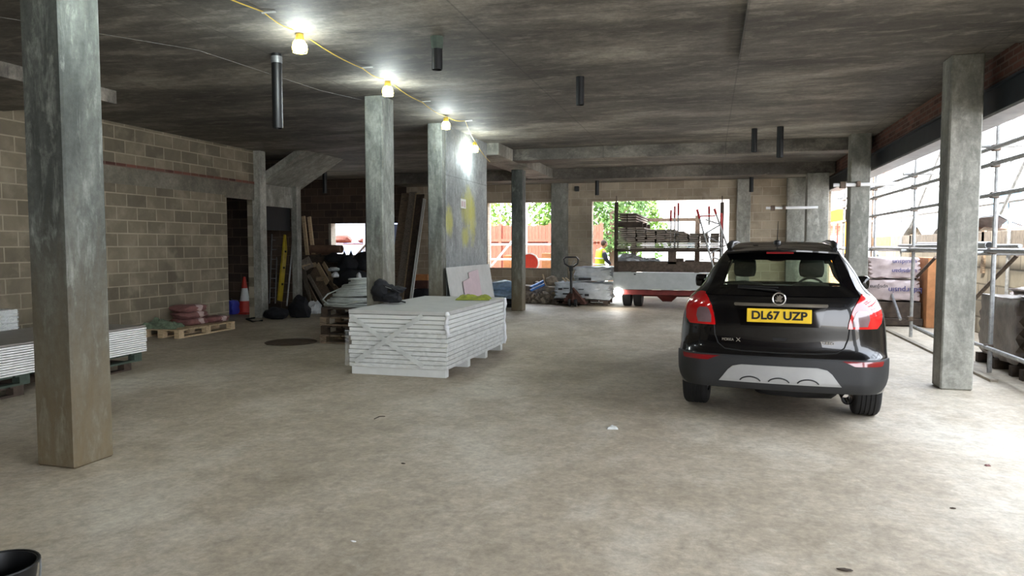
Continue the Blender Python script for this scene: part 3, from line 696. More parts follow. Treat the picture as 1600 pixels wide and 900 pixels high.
# --- left wall group
pallet(-9.5, -8.72, 10.25, 11.75, 0, .15, 'pale_wood', 'pale timber pallet on the floor beside the left block wall', None, 'pallet', 'X')
def sack(o, rad, seed, mat, label, cat='sack', group=None, rz=0, lab2=True, name='sack', boxy=.6):
    r = root(name, (o[0], o[1], o[2]-rad[2]*.75), 0, label, cat, group)
    obj('bag', MB().blob(o, rad, seed, .12, 3, boxy, rz=rz), mat, r, smooth=True)
    if lab2: obj('label_band', MB().blob((o[0]+rad[0]*.10, o[1]+rad[1]*.12, o[2]+.002), (rad[0]*.93, rad[1]*.42, rad[2]*.99), seed, .10, 3, boxy, rz=rz), 'pale_label', r, smooth=True)
    return r
sack((-9.12, 11.0, .215), (.26, .34, .075), 1, 'red_bag', 'dull red sack on the pale pallet, lowest of the pile of three', group='red sacks on the pallet')
sack((-9.14, 11.02, .335), (.25, .33, .075), 2, 'red_bag', 'dull red sack on the pale pallet, middle of the pile of three', group='red sacks on the pallet')
sack((-9.15, 11.0, .455), (.25, .33, .075), 3, 'red_bag', 'dull red sack on top of the pile on the pale pallet', group='red sacks on the pallet')
sack((-8.98, 11.5, .215), (.22, .26, .07), 4, 'red_bag', 'dull red sack lying lower at the far end of the pale pallet', group='red sacks on the pallet')
cloth('green_sheet', -9.22, 10.42, .152, .30, .19, .22, 'green_cloth', 'crumpled grey-green sacking on the near end of the pale pallet', 'sacking', 8, .3)
def cone():
    p = G(383, 490); x, y = p.x, p.y; r = root('traffic_cone', (x, y, 0), 0, 'red and white traffic cone standing in the dark left doorway', 'traffic cone')
    obj('base', MB().box(x-.21, x+.21, y-.21, y+.21, 0, .045), 'orange_red', r, bevel=.012)
    def sec(z0, z1): f = lambda z: .155-(.155-.03)*(z/.86); return [(f(z0), z0), (f(z1), z1)]
    obj('lower_body', MB().lathe(sec(.04, .30), (x, y, 0), 24), 'orange_red', r, smooth=True)
    obj('sleeve', MB().lathe(sec(.30, .60), (x, y, 0), 24), 'cone_white', r, smooth=True)
    obj('tip', MB().lathe(sec(.60, .86)+[(.01, .865)], (x, y, 0), 24), 'orange_red', r, smooth=True)
cone()
p = G(364, 492); r = root('jerry_can', (p.x, p.y, 0), 0, 'blue plastic container just inside the left doorway jamb', 'container')
obj('body', MB().blob((p.x, p.y, .17), (.11, .16, .20), 3, .03, 3, .8), 'blue_plastic', r, smooth=True); obj('cap', MB().lathe([(.03, 0), (.03, .04)], (p.x, p.y-.06, .34), 16), 'black_matt', r)
p = G(424, 498); p.x += .12
obj('black_bag', MB().blob((p.x, p.y, .11), (.26, .22, .15), 5, .25, 3), 'black_fabric', None, 'black bag slumped on the floor in front of the doorway post', 'bag', smooth=True)
obj('black_sheet', MB().blob((p.x+.32, p.y+.42, .19), (.24, .20, .27), 9, .35, 3), 'black_fabric', None, 'pointed heap of black sheeting at the foot of the second doorway', 'sheeting', smooth=True)
obj('hose', MB().tube([G(398, 498)+Vector((0,0,.02)), G(385, 500)+Vector((0,0,.02)), G(395, 504)+Vector((0,0,.02)), G(410, 502)+Vector((0,0,.02))], .018), 'black_matt', None, 'short black hose on the floor beside the black bag', 'hose', smooth=True)
# inside the second doorway
r = root('straightedge', PX(438, 470, -9.9), 0, 'tall yellow box-section straightedge leaning in the second doorway', 'straightedge')
a_ = PX(437, 470, -9.86); b_ = PX(447, 368, -9.98); obj('beam', MB().beam(a_, b_, .16, .05, (1,0,0)), 'yellow_paint', r, bevel=.006)
sl = MB()
for t in (.25, .5, .75): q = a_.lerp(b_, t); sl.cbox(q.x+.03, q.y, q.z, .01, .07, .05)
obj('grip_slot', sl, 'black_matt', r)
r = root('ladder', PX(424, 470, -10.1), 0, 'grey aluminium ladder standing behind the yellow straightedge', 'ladder')
for dx in (0, 9): obj('rail', MB().tube([PX(421+dx, 474, -10.1), PX(425+dx, 366, -10.3)], .016), 'galvanised', r, smooth=True)
for t in range(7): obj('rung', MB().tube([PX(421.3+t*.55, 465-t*15, -10.1-t*.028), PX(430.3+t*.55, 465-t*15, -10.1-t*.028)], .011), 'galvanised', r, smooth=True)
obj('metal_pole', MB().tube([PX(448, 478, -9.66), PX(459, 360, -9.70)], .02), 'galvanised', None, 'thin grey metal pole leaning at the right edge of the second doorway', 'pole', smooth=True)

# --- timber pile
def plank(px0, py0, px1, py1, Y0, Y1, wd, th, mat, label, group, up=(0,1,0), name='plank'):
    return obj(name, MB().beam(PY(px0, py0, Y0), PY(px1, py1, Y1), wd, th, up), mat, None, label, 'plank', group, bevel=.003)
gp_ = 'loose planks of the timber pile'
plank(474, 338, 486, 452, 17.0, 16.6, .10, .04, 'pale_wood', 'pale plank standing upright at the back of the timber pile, left of two', gp_, (0,1,0))
plank(483, 339, 496, 452, 17.1, 16.7, .10, .04, 'pale_wood', 'pale plank standing upright at the back of the timber pile, right of two', gp_, (0,1,0))
plank(488, 424, 520, 484, 16.2, 15.2, .34, .03, 'old_wood', 'wide dark board sloping down the front of the timber pile', gp_)
plank(474, 420, 486, 484, 16.2, 15.2, .12, .04, 'grey_wood', 'narrow grey plank at the left of the timber pile', gp_)
plank(464, 430, 487, 486, 16.1, 14.95, .13, .03, 'dark_wood', 'dark plank leaning out at the far left of the timber pile', gp_)
plank(470, 424, 500, 484, 16.4, 15.4, .10, .04, 'old_wood', 'brown batten crossing the left of the timber pile', gp_)
plank(472, 418, 495, 413, 16.0, 16.1, .18, .02, 'pale_wood', 'short pale offcut lying across the top of the timber pile', gp_, (0,.6,1))
plank(476, 404, 484, 420, 16.0, 16.0, .26, .02, 'grey_wood', 'splintered pale offcut sticking up from the timber pile', gp_)
plank(496, 413, 512, 442, 16.1, 15.6, .12, .03, 'pale_wood', 'pale slat slanting in the middle of the timber pile', gp_)
plank(505, 411, 524, 444, 16.2, 15.7, .10, .03, 'pale_wood', 'pale slat slanting at the right of the timber pile', gp_)
plank(494, 436, 532, 434, 15.7, 15.8, .10, .04, 'old_wood', 'brown batten lying level across the timber pile', gp_, (0,1,0))
plank(500, 440, 534, 482, 15.95, 15.35, .30, .03, 'dark_wood', 'dark board low on the right of the timber pile', gp_)
plank(512, 436, 540, 470, 16.0, 15.3, .14, .03, 'old_wood', 'narrow brown board at the right end of the timber pile', gp_)
plank(482, 430, 515, 488, 15.7, 14.8, .08, .04, 'grey_wood', 'thin grey batten on the face of the timber pile', gp_)
q = PY(505, 470, 16.4)
cr_ = root('timber_crate', (q.x, 16.6, 0), 0, 'dark timber crate behind the loose planks, under the cardboard tubes', 'crate')
for k in range(6): obj('slat', MB().box(q.x-.75, q.x+.6, 16.3, 16.33, .05+k*.22, .20+k*.22), 'dark_wood', cr_, bevel=.003)
for x_ in (q.x-.75, q.x-.1, q.x+.55): obj('post', MB().box(x_, x_+.06, 16.33, 16.40, 0, 1.38), 'dark_wood', cr_)
obj('body', MB().box(q.x-.72, q.x+.57, 16.4, 17.1, .02, 1.34), 'dark_wood', cr_)
def ctube(px0, py0, px1, py1, Y, rr, label):
    a = PY(px0, py0, Y); b = PY(px1, py1, Y); d = (b-a).normalized(); r = root('cardboard_tube', (a.x, Y, a.z-rr), 0, label, 'cardboard tube', 'brown tubes on the crate')
    obj('tube', MB().lathe([(rr, 0), (rr, (b-a).length), (rr*.72, (b-a).length), (rr*.72, (b-a).length-.3)], a, 20, 'X', True), 'cardboard', r, smooth=True)
ctube(486, 389, 534, 387, 16.75, .105, 'brown cardboard tube on the crate, upper one')
ctube(488, 403, 537, 401, 16.72, .095, 'brown cardboard tube on the crate, lower one')
ctube(482, 401, 526, 399, 16.98, .10, 'brown cardboard tube on the crate, rear one')
for (px, py, Y, ra, sd, mt, nm, lab) in (
    (556, 466, 15.5, (.36, .34, .33), 2, 'black_fabric', 'rubble_sack', 'large black rubble sack on the floor right of the timber pile'),
    (547, 436, 15.6, (.38, .3, .26), 5, 'black_fabric', 'rubble_sack', 'dark green-black rubble sack resting on the large one'),
    (544, 413, 15.7, (.24, .2, .24), 8, 'black_fabric', 'rubble_sack', 'black sack with two pointed ears on top of the heap'),
    (568, 410, 15.9, (.24, .2, .26), 11, 'black_fabric', 'rubble_sack', 'black sack half hidden behind the middle pillar'),
    (570, 450, 15.9, (.35, .3, .40), 12, 'black_fabric', 'rubble_sack', 'black sack low behind the middle pillar'),
    (522, 404, 15.9, (.24, .16, .13), 13, 'black_fabric', 'rubble_sack', 'small flat black sack between the tubes and the timber pile'),
    (524, 430, 15.2, (.09, .08, .07), 14, 'white_plastic', 'white_bag', 'small white bag tucked among the black sacks'),
    (561, 434, 15.2, (.06, .06, .12), 15, 'white_plastic', 'white_bag', 'cream bag tucked beside the middle pillar among the sacks'),
    (522, 421, 15.4, (.15, .1, .06), 16, 'wrap_grey', 'white_bag', 'grey crumpled bag between planks and black sacks')):
    p = PY(px, py, Y)
    mb = MB().blob(p, ra, sd, .28, 3)
    if 'ears' in lab: mb.lathe([(.06, 0), (.035, .07), (.004, .14)], (p.x-.10, p.y, p.z+ra[2]*.78), 8).lathe([(.06, 0), (.035, .07), (.004, .15)], (p.x+.08, p.y, p.z+ra[2]*.80), 8)
    obj(nm, mb, mt, None, lab, 'sack' if nm == 'rubble_sack' else 'bag', 'black sacks beside the timber pile' if nm == 'rubble_sack' else None, smooth=True)
for (px, py, ra, sd, lab) in ((490, 490, (.19, .13, .17), 3, 'crumpled white plastic bag upright on the floor before the timber pile'), (472, 491, (.16, .1, .075), 6, 'crumpled white plastic bag lying flat on the floor left of the other')):
    p = G(px, py); obj('white_bag', MB().blob((p.x, p.y, ra[2]*.75), ra, sd, .4, 3, freq=2.4), 'white_plastic', None, lab, 'bag', smooth=True)
# --- coil on a stack of pallets
for k in range(4): pallet(-6.12+.02*(k % 2), -4.95+.02*(k % 2), 10.4+.01*k, 11.5, k*.145, .14, 'dark_wood' if k % 2 else 'old_wood', ['lowest', 'second lowest', 'third', 'topmost'][k]+' of the four dark pallets under the cable coil', 'pallets under the cable coil', deck_along='Y')
def coil():
    r = root('conduit_coil', (-5.74, 11.1, .58), 0, 'big loose coil of grey conduit heaped on the pallets behind the middle stack', 'coil')
    rnd = random.Random(2)
    for k in range(30):
        R0 = .60-.0125*k+rnd.uniform(-.03, .03); z = .60+.0145*k; cx = -5.74+rnd.uniform(-.03, .03)+.004*k; cy = 11.1+rnd.uniform(-.02, .02); tl = rnd.uniform(-.01, .05)
        pts = [(cx+R0*math.cos(a), cy+R0*.85*math.sin(a), z+tl*(math.cos(a)+1)*.8) for a in [i/36*2*math.pi for i in range(37)]]
        obj('loop', MB().tube(pts, .016, 6, False), 'cable_grey', r, smooth=True)
    arc = [(-5.35, 10.62, .70), (-5.7, 10.50, .63), (-6.05, 10.58, .62), (-6.28, 10.80, .68), (-6.30, 11.0, .76), (-6.12, 11.1, .85), (-5.9, 11.05, .93), (-5.75, 10.9, .97)]
    obj('loose_end', MB().tube(arc, .013, 8), 'cable_grey', r, smooth=True)
coil()
p = G(455, 535); obj('steel_disc', MB().lathe([(.40, 0), (.42, .008), (.40, .016), (.05, .02)], (p.x, p.y, 0), 32), 'rusty_tube', None, 'flat round dark metal plate on the floor left of the pallets with the coil', 'plate', smooth=True)

# --- boards leaning in front of the back left wall
gb = 'tall boards leaning on the back wall'
def tall(pt, yt, pb, w_, mt, lab, th=.04):
    k_ = (pt-634)*.012; a = PY(pt, yt, 20.2-k_); b = PY(pb, 468, 18.9-k_); b.z = .02
    obj('tall_board', MB().beam(b, a, w_, th, (0,1,0)), mt, None, lab, 'board', gb, bevel=.003)
tall(634, 302, 612, .26, 'old_wood', 'tall brown board leaning on the back wall, leftmost of the row')
tall(646, 300, 623, .24, 'grey_wood', 'tall grey-brown board leaning on the back wall, second from the left')
tall(652, 302, 631, .10, 'pale_wood', 'tall narrow pale batten between the leaning boards')
tall(657, 304, 637, .24, 'dark_wood', 'tall dark board leaning on the back wall, left of the white battens')
tall(662, 310, 640, .035, 'white_board', 'tall thin white batten leaning on the back wall, left of two', .03)
tall(664.5, 311, 643, .035, 'white_board', 'tall thin white batten leaning on the back wall, right of two', .03)
p = PY(626, 388, 20.75); obj('dark_blue_door', MB().box(p.x-.35, p.x+.12, 20.7, 20.76, 0, 2.25), 'grey_blue', None, 'dark blue sheet standing outside the narrow opening behind the leaning boards', 'sheet')
for i, (px, py, w_, h_) in enumerate(((660, 455, .50, .22), (661, 444, .46, .17))):
    p = PY(px, py, 19.3); z0 = .36+i*.23; obj('timber_box', MB().box(p.x-w_/2, p.x+w_/2, 19.1, 19.5, z0, z0+h_), 'orange_wood' if i else 'brick_red', None, ('upper' if i else 'lower')+' reddish box stacked right of the leaning boards', 'box', bevel=.01)
p = PY(658, 462, 19.2); obj('rubble_sack', MB().blob((p.x, 19.3, .18), (.34, .24, .22), 4, .3, 3), 'black_fabric', None, 'black sack under the reddish boxes right of the leaning boards', 'sack', smooth=True)
# behind the slim column
p = G(782, 484); pal = [(0, 0, .13, 'black_fabric', 'black sack under the pale blue bags left of the slim column'), (.05, -.05, .36, 'pale_blue_bag', 'pale blue bag left of the slim column, lower one'), (-.08, .05, .56, 'pale_blue_bag', 'pale blue bag left of the slim column, upper one')]
for i, (dx, dy, z, mt, lab) in enumerate(pal): obj('bag', MB().blob((p.x+dx, p.y+.4+dy, z), (.40, .25, .14), i+2, .25, 3), mt, None, lab, 'bag', smooth=True)
p = PY(777, 442, 20.27); obj('white_offcut', MB().cbox(p.x, 20.278, p.z, .42, .04, .17), 'white_board', None, 'pale board offcut fixed low on the back wall under the middle window', 'offcut', bevel=.01)
# --- rubble by the back wall
def rubble():
    rnd = random.Random(11); mb = MB(); c0 = G(860, 471); 
    for i in range(230):
        a = rnd.random()*6.28; q = rnd.random()**.6; x = c0.x-.22+math.cos(a)*q*.80; y = 19.55+math.sin(a)*q*.5; z = max(.03, .62*(1-q)*rnd.uniform(.5, 1)+.04)
        s_ = rnd.uniform(.04, .11); rt = Matrix.Rotation(rnd.random()*3, 3, Vector((rnd.random(), rnd.random(), rnd.random()+.1)).normalized())
        mb.cbox(x, y, z, s_*rnd.uniform(1, 2), s_*1.2, s_*rnd.uniform(.4, 1), rt)
    mb.blob((c0.x-.22, 19.6, .12), (.80, .45, .40), 3, .3, 3)
    obj('rubble_heap', mb, 'rubble', None, 'heap of broken rubble and offcuts by the back wall, left of the pallet truck', 'rubble', kind='stuff')
    for i, (a, b_, lab) in enumerate((((829, 449), (854, 437), 'upper'), ((829, 454), (858, 441), 'lower'))):
        obj('blue_plank', MB().beam(PY(*a, 19.0), PY(*b_, 19.3), .10, .05), 'blue_sheet', None, lab+' bright blue strip lying on the rubble heap', 'strip', 'blue strips on the rubble', bevel=.005)
    for i, (a, b_, lab) in enumerate((((848, 429), (853, 446), 'thin stick standing up out of the rubble heap'), ((867, 436), (876, 446), 'pale batten on the rubble heap, leftmost of three'), ((879, 434), (887, 443), 'pale batten on the rubble heap, middle of three'), ((884, 434), (893, 443), 'pale batten on the rubble heap, rightmost of three'))):
        obj('batten', MB().beam(PY(*a, 19.3), PY(*b_, 19.1), .04, .03), 'pale_wood', None, lab, 'batten', 'battens on the rubble')
    for i, (px, py, r_) in enumerate(((862, 440, .16), (852, 462, .12), (868, 458, .11))):
        p = PY(px, py, 19.2); obj('broken_lump', MB().blob(p, (r_*1.2, r_, r_), i, .3, 2), 'rubble', None, ['large pale lump at the top', 'rounded lump at the foot', 'grey lump at the right'][i]+' of the rubble heap', 'lump', 'lumps on the rubble')
rubble()
# --- wrapped packs
def pack(name, px0, px1, z0, z1, Y0, Y1, seed, label, marks, tilt=0):
    x0 = PY(px0, 450, Y0).x; x1 = PY(px1, 450, Y0).x
    r = root(name, ((x0+x1)/2, (Y0+Y1)/2, z0), 0, label, 'wrapped pack', 'wrapped packs on the pallet truck')
    body = MB().blob(((x0+x1)/2, (Y0+Y1)/2, (z0+z1)/2), ((x1-x0)/2*1.10, (Y1-Y0)/2*1.12, (z1-z0)/2*1.12), seed, .13, 4, .86, 2.2, False)
    body.v = [v+Vector((0, 0, tilt*(v.x-(x0+x1)/2))) for v in body.v]
    for v in body.v: v.z = max(v.z, z0)
    obj('wrap', body, 'wrap_grey', r, smooth=True)
    for (a, b_, c_, d) in marks:
        p = PY(a, b_, Y0-.02); obj('printed_mark', MB().cbox(p.x, Y0-.035, p.z, c_, .03, d), 'gap_dark' if d > .08 else 'ink_black', r)
    return r
pallet(PY(864, 473, 18.9).x, PY(950, 473, 18.9).x, 18.8, 19.8, .02, .12, 'dark_wood', 'dark pallet under the grey wrapped packs', deck_along='Y')
pack('wrapped_pack', 862, 956, .14, .62, 18.8, 19.8, 2, 'wide grey film-wrapped pack, lower of two beside the pallet truck', [(875.5, 451.5, .10, .05), (885, 450.5, .14, .025), (884, 459, .15, .04), (908, 452, .14, .02), (907, 460, .10, .03), (917, 461, .11, .06)])
pack('wrapped_pack', 895, 957, .64, 1.04, 18.75, 19.7, 6, 'short grey film-wrapped pack, upper of two beside the pallet truck', [(914, 436, .33, .07)], .03)
def pallet_truck():
    p = PY(894, 478, 18.3); x = p.x; y = 18.3
    r = root('pallet_truck', (x, y, 0), 0, 'pallet truck with a black loop handle in front of the wrapped packs', 'pallet truck')
    hd = [(x-.04, 1.02), (x-.20, 1.12), (x-.225, 1.24), (x-.17, 1.29), (x+.10, 1.29), (x+.155, 1.24), (x+.13, 1.12), (x-.02, 1.02)]
    obj('handle', MB().tube([(a, y, b_) for a, b_ in hd], .021, 8), 'black_plastic', r, smooth=True)
    obj('shaft', MB().tube([(x-.03, y, 1.03), (x-.03, y+.02, .35)], .034, 10).cbox(x-.03, y, 1.0, .1, .06, .14), 'black_plastic', r, smooth=True)
    obj('release_lever', MB().beam((x-.02, y-.02, 1.06), (x+.05, y-.02, 1.22), .02, .01), 'galvanised', r)
    obj('pump', MB().lathe([(.06, .1), (.06, .36), (.04, .38), (.04, .48)], (x, y+.1, 0), 16).prism([(x-.2, .20), (x+.2, .20), (x+.20, .26), (x+.07, .42), (x-.06, .42), (x-.2, .26)], y+.16, y+.24, 'XZ'), 'brick_red', r, smooth=True)
    obj('frame', MB().beam((x+.02, y, .5), (x+.32, y+.1, .12), .05, .04).box(x-.24, x+.30, y+.14, y+.26, .12, .22), 'brick_red', r)
    for s_ in (-.07, .09): w_ = obj('steer_wheel', MB().lathe([(.03, -.03), (.095, -.03), (.105, 0), (.095, .03), (.03, .03)], (x+s_, y, .105), 24, 'X'), 'rubber', r, smooth=True)
    for s_ in (-.23, .23): obj('fork', MB().box(x+s_-.07, x+s_+.07, y+.24, y+1.35, .055, .11), 'brick_red', r, bevel=.006); obj('load_roller', MB().lathe([(.04, -.04), (.04, .04)], (x+s_, y+1.2, .04), 16, 'X'), 'rubber', r)
pallet_truck()

# --- ceiling: pipes and festoon lamps
def pipe(x, y, zt, zb, rr, label, kind=0):
    r = root('drain_pipe', (x, y, zb), 0, label, 'pipe', 'black drain pipes hanging from the slab')
    obj('pipe', MB().lathe([(rr, zt), (rr, zb), (rr*.9, zb), (rr*.9, zb+.3)], (x, y, 0), 24, 'Z', True), 'black_plastic', r, smooth=True)
    if kind == 1: obj('collar', MB().lathe([(rr*1.08, zt-.10), (rr*1.08, zt-.03)], (x, y, 0), 24), 'galvanised', r, smooth=True)
    if kind == 2: obj('collar', MB().lathe([(rr*1.10, zt-.12), (rr*1.24, zt-.0)], (x, y, 0), 10), 'green_wood', r)
pipe(-4.51, 6.88, H, 2.86, .055, 'long black drain pipe with a metal collar hanging near the first lamp', 1)
pipe(-2.62, 6.75, H, 3.33, .053, 'short black drain pipe with a ragged green collar, hanging top centre', 2)
pipe(-1.55, 8.79, H, 3.31, .051, 'short black drain pipe hanging right of centre, clear of the beams')
pipe(.74, 13.46, H, 3.24, .050, 'black drain pipe before the first beam above the car, left of two')
pipe(1.16, 13.36, H, 3.12, .057, 'black drain pipe before the first beam above the car, right and longer of two')
q = PY(1174, 290, 19.7); pipe(q.x, 19.7, 3.37, 2.98, .055, 'black drain pipe hanging from the back beam above the car roof')
q = PY(933, 290, 19.7); pipe(q.x, 19.7, 3.37, 2.97, .055, 'black drain pipe hanging from the back beam over the vehicle doorway')
pipe(-10.03, 17.45, H, 3.0, .06, 'black drain pipe hanging in the dark far left corner')
p = PY(901, 295, 20.2); obj('junction_box', MB().box(p.x-.05, p.x+.06, 20.14, 20.3, p.z-.07, p.z+.07), 'black_plastic', None, 'small black box high on the back wall left of the vehicle doorway', 'box', bevel=.01)
def festoon():
    L = [(-3.80, 4.0, 3.50), (-3.87, 6.30, 3.585), (-3.92, 8.39, 3.585), (-4.05, 10.80, 3.55), (-4.20, 12.7, 3.43)]
    labs = ['caged festoon lamp out of view above the camera end of the string', 'nearest lit festoon lamp, largest, beside the long black pipe', 'second lit festoon lamp, at the head of the middle pillar', 'third lit festoon lamp, at the head of the panelled column', 'fourth and farthest lit festoon lamp, hanging lowest on the cable']
    proto = root('festoon_lamp', (0, 0, 0), 0, None, 'lamp', 'festoon lamps on the yellow cable')
    obj('cap', MB().lathe([(.012, .075), (.028, .07), (.034, .03), (.034, 0)], (0,0,0), 16), 'yellow_cage', proto, smooth=True)
    cg = MB()
    for k in range(8):
        a = k*math.pi/4; cg.tube([(math.cos(a)*q_, math.sin(a)*q_, z_) for q_, z_ in ((.034, .01), (.055, -.03), (.062, -.08), (.055, -.12))], .0032, 5)
    for q_, z_ in ((.058, -.05), (.055, -.12)): cg.tube([(math.cos(i/20*6.2832)*q_, math.sin(i/20*6.2832)*q_, z_) for i in range(21)], .0035, 5, False)
    obj('cage', cg, 'yellow_cage', proto)
    obj('bulb', MB().blob((0, 0, -.062), (.056, .056, .070), 0, 0, 3, 0, 1, False), 'bulb_glow', proto, smooth=True)
    ld = D.lights.new('lamp_light', 'POINT'); ld.energy = LAMP_W; ld.color = (.84, .97, 1); ld.shadow_soft_size = .14
    lo_ = D.objects.new('lamp_light', ld); COL.objects.link(lo_); lo_.parent = proto; lo_.location = (0, 0, -.24)
    proto.scale = (1.2, 1.2, .92)
    for i, (p_, lb_) in enumerate(zip(L, labs)):
        if i == 0: proto.location = p_; proto['label'] = lb_
        else: dup(proto, p_, 0, lb_)
    cab = []
    clips = [(-3.78, 2.0, 3.64), (-3.80, 5.6, 3.64), (-3.86, 7.6, 3.62), (-3.95, 9.6, 3.62), (-3.88, 11.25, 3.63), (-4.40, 14.3, 3.32)]
    seq = [clips[0], L[0], clips[1], L[1], clips[2], L[2], clips[3], L[3], clips[4], L[4], clips[5]]
    for a, b_ in zip(seq, seq[1:]):
        a = Vector(a)+Vector((0,0,.085 if a in L else 0)); b_ = Vector(b_)+Vector((0,0,.085 if b_ in L else 0))
        for t in range(6): q_ = a.lerp(b_, t/6); q_.z -= .03*math.sin(t/6*math.pi); cab.append(q_)
    cab.append(Vector(clips[-1]))
    r = root('festoon_cable', (-3.8, 5.6, 3.4), 0, 'yellow cable sagging along the ceiling from lamp to lamp', 'cable')
    obj('cable', MB().tube(cab, .0055, 6), 'yellow_cage', r, smooth=True)
    for x, y, z in clips[1:5]: obj('clip', MB().beam((x-.01, y, H-.02), (x+.11, y+.03, H-.012), .014, .010), 'reflective', r)
    obj('thin_wire', MB().tube([(-6.6, 4.5, 3.645), (-5.2, 6.5, 3.64), (-5.0, 8.6, 3.645), (-4.75, 9.3, 3.64)], .0015, 5), 'scaffold_steel', None, 'thin pale wire running along the ceiling left of the lamps', 'wire')
festoon()

# --- right side: goods under the scaffold
def brick_pack(y0, y1, z1, seed, label):
    r = root('brick_pack', (4.1, (y0+y1)/2, 0), 0, label, 'brick pack', 'film-wrapped brick packs under the scaffold')
    obj('bricks', MB().box(3.66, 4.44, y0+.03, y1-.03, .16, z1-.06), 'brick_red', r)
    obj('wrap', MB().blob((4.05, (y0+y1)/2, (z1+.14)/2), (.50, (y1-y0)/2*1.22, (z1-.14)/2*1.22), seed, .05, 4, .96, 2, False), 'wrap_dark', r, smooth=True)
    for yy in (y0, (y0+y1)/2-.05, y1-.1): obj('bearer', MB().box(3.58, 4.52, yy, yy+.1, 0, .13), 'dark_wood', r)
brick_pack(8.55, 9.75, .95, 1, 'dark film-wrapped pack of bricks under the scaffold at the right edge of the picture')
brick_pack(9.95, 11.2, .92, 2, 'dark film-wrapped pack of bricks just right of the near right pillar')
obj('sheeting', MB().blob((4.02, 9.75, 1.02), (.40, .95, .10), 5, .4, 3, 0, 2.2, False), 'wrap_dark', None, 'loose dark sheeting heaped over the brick packs', 'sheeting', smooth=True)
def lilac_pack(i, x0, x1, y0, y1, z0, z1, label, words):
    r = root('block_pack', ((x0+x1)/2, (y0+y1)/2, z0), 0, label, 'wrapped pack', 'printed film packs behind the car')
    obj('wrap', MB().blob(((x0+x1)/2, (y0+y1)/2, (z0+z1)/2), ((x1-x0)/2*1.13, (y1-y0)/2*1.14, (z1-z0)/2*1.14), i+4, .035, 4, .96, 2, False), 'wrap_lilac', r, smooth=True)
    for (s, px, pz, sz, mt) in words: text('printed_word', s, sz, mt, r, (px-(x0+x1)/2, y0-.03-(y0+y1)/2, pz-z0), (math.radians(90), math.radians(180), 0), .006)
X0 = PY(1350, 430, 15.6).x
lilac_pack(0, 3.02, 4.02, 15.6, 16.6, .50, .92, 'lower printed lilac film pack behind the car, right of the second pillar', [('bdurpusin', 3.72, .72, .15, 'ink_blue'), ('upsiJuna', 3.25, .78, .10, 'ink_black')])
lilac_pack(1, 3.05, 4.02, 15.62, 16.6, .94, 1.36, 'upper printed lilac film pack behind the car, right of the second pillar', [('uiupsipan', 3.70, 1.09, .12, 'ink_blue'), ('upuidsun', 3.70, 1.27, .12, 'ink_blue')])
obj('support_pallet', MB().box(3.0, 4.05, 15.55, 16.65, .02, .16).box(3.02, 4.02, 15.6, 16.6, .16, .48), 'dark_wood', None, 'dark timber base under the printed lilac packs', 'pallet', bevel=.01)
obj('timber_end', MB().box(4.06, 4.30, 15.4, 16.2, 0, 1.36), 'orange_wood', None, 'orange-brown timber end panel beside the printed lilac packs', 'panel', bevel=.01)
for k in range(3): obj('plastic_crate', MB().box(4.34, 4.68, 15.3, 15.9, .55+k*.28, .80+k*.28), 'gap_dark' if k % 2 else 'wrap_lilac', None, ['lowest', 'middle', 'topmost'][k]+' small crate beside the orange-brown timber panel', 'crate', 'small crates by the outer wall', bevel=.01)
obj('trestle_box', MB().box(4.34, 4.68, 15.3, 15.9, 0, .54), 'dark_wood', None, 'dark box carrying the small crates by the outer wall', 'box', bevel=.01)
for (px, py, ra, sd, mt, lab) in ((1387, 488, (.22, .25, .36), 3, 'green_bag', 'green bag under the scaffold behind the car tail lamp'), (1436, 500, (.34, .32, .40), 5, 'white_plastic', 'white sack with a dark shape in it, under the scaffold'), (1462, 494, (.26, .3, .42), 8, 'white_plastic', 'pale crumpled sack under the scaffold beside the near right pillar'), (1418, 492, (.16, .16, .46), 9, 'black_matt', 'dark narrow bag between the green and white sacks')):
    p = G(px, py); p.x = min(p.x, 4.25); obj('sack', MB().blob((p.x+.02, p.y+.2, ra[2]*.75), ra, sd, .25, 3), mt, None, lab, 'sack', smooth=True)
p = G(1440, 498); obj('metal_bowl', MB().lathe([(.05, 0), (.16, .05), (.20, .16), (.19, .16), (.15, .06), (.04, .02)], (p.x-.12, p.y-.12, .30), 20), 'rusty_tube', None, 'dark metal bowl tipped against the white sack', 'bowl', smooth=True)
for i, (a, b_, rr, mt, lab) in enumerate((((1378, 477), (1450, 512), .035, 'galvanised', 'bright tube lying on the ground under the scaffold'), ((1376, 488), (1461, 528), .03, 'scaffold_steel', 'grey tube lying on the ground nearest the car'), ((1392, 482), (1455, 502), .045, 'rusty_tube', 'dark tube lying behind the bright one'))):
    A = G(*a); B = G(*b_); A.z = B.z = rr+.0; obj('loose_tube', MB().tube([A, B], rr, 12), mt, None, lab, 'tube', 'tubes lying under the scaffold', smooth=True)
A = PX(1437, 384, 3.62); B = PX(1546, 383, 3.62)
gr_ = 'tubes laid along the scaffold shelf'
for i, (dx, dz, rr, e, lab) in enumerate(((0, 0, .05, 0, 'thick bright tube laid along the scaffold shelf'), (.10, -.01, .028, .6, 'thinner tube on the scaffold shelf, beside the thick one'), (.18, -.012, .028, -.5, 'thinner tube on the scaffold shelf, outermost'), (-.10, -.012, .028, .9, 'thin tube at the inner edge of the scaffold shelf'))):
    obj('stored_tube', MB().lathe([(rr, 0), (rr, 1), (rr*.8, 1), (rr*.8, .9)], (0,0,0), 16, 'Y') if False else MB().tube([(3.60+dx, B.y-.05+e, 1.60+dz), (3.60+dx, A.y+e, 1.60+dz)], rr, 14), 'galvanised', None, lab, 'tube', gr_, smooth=True)
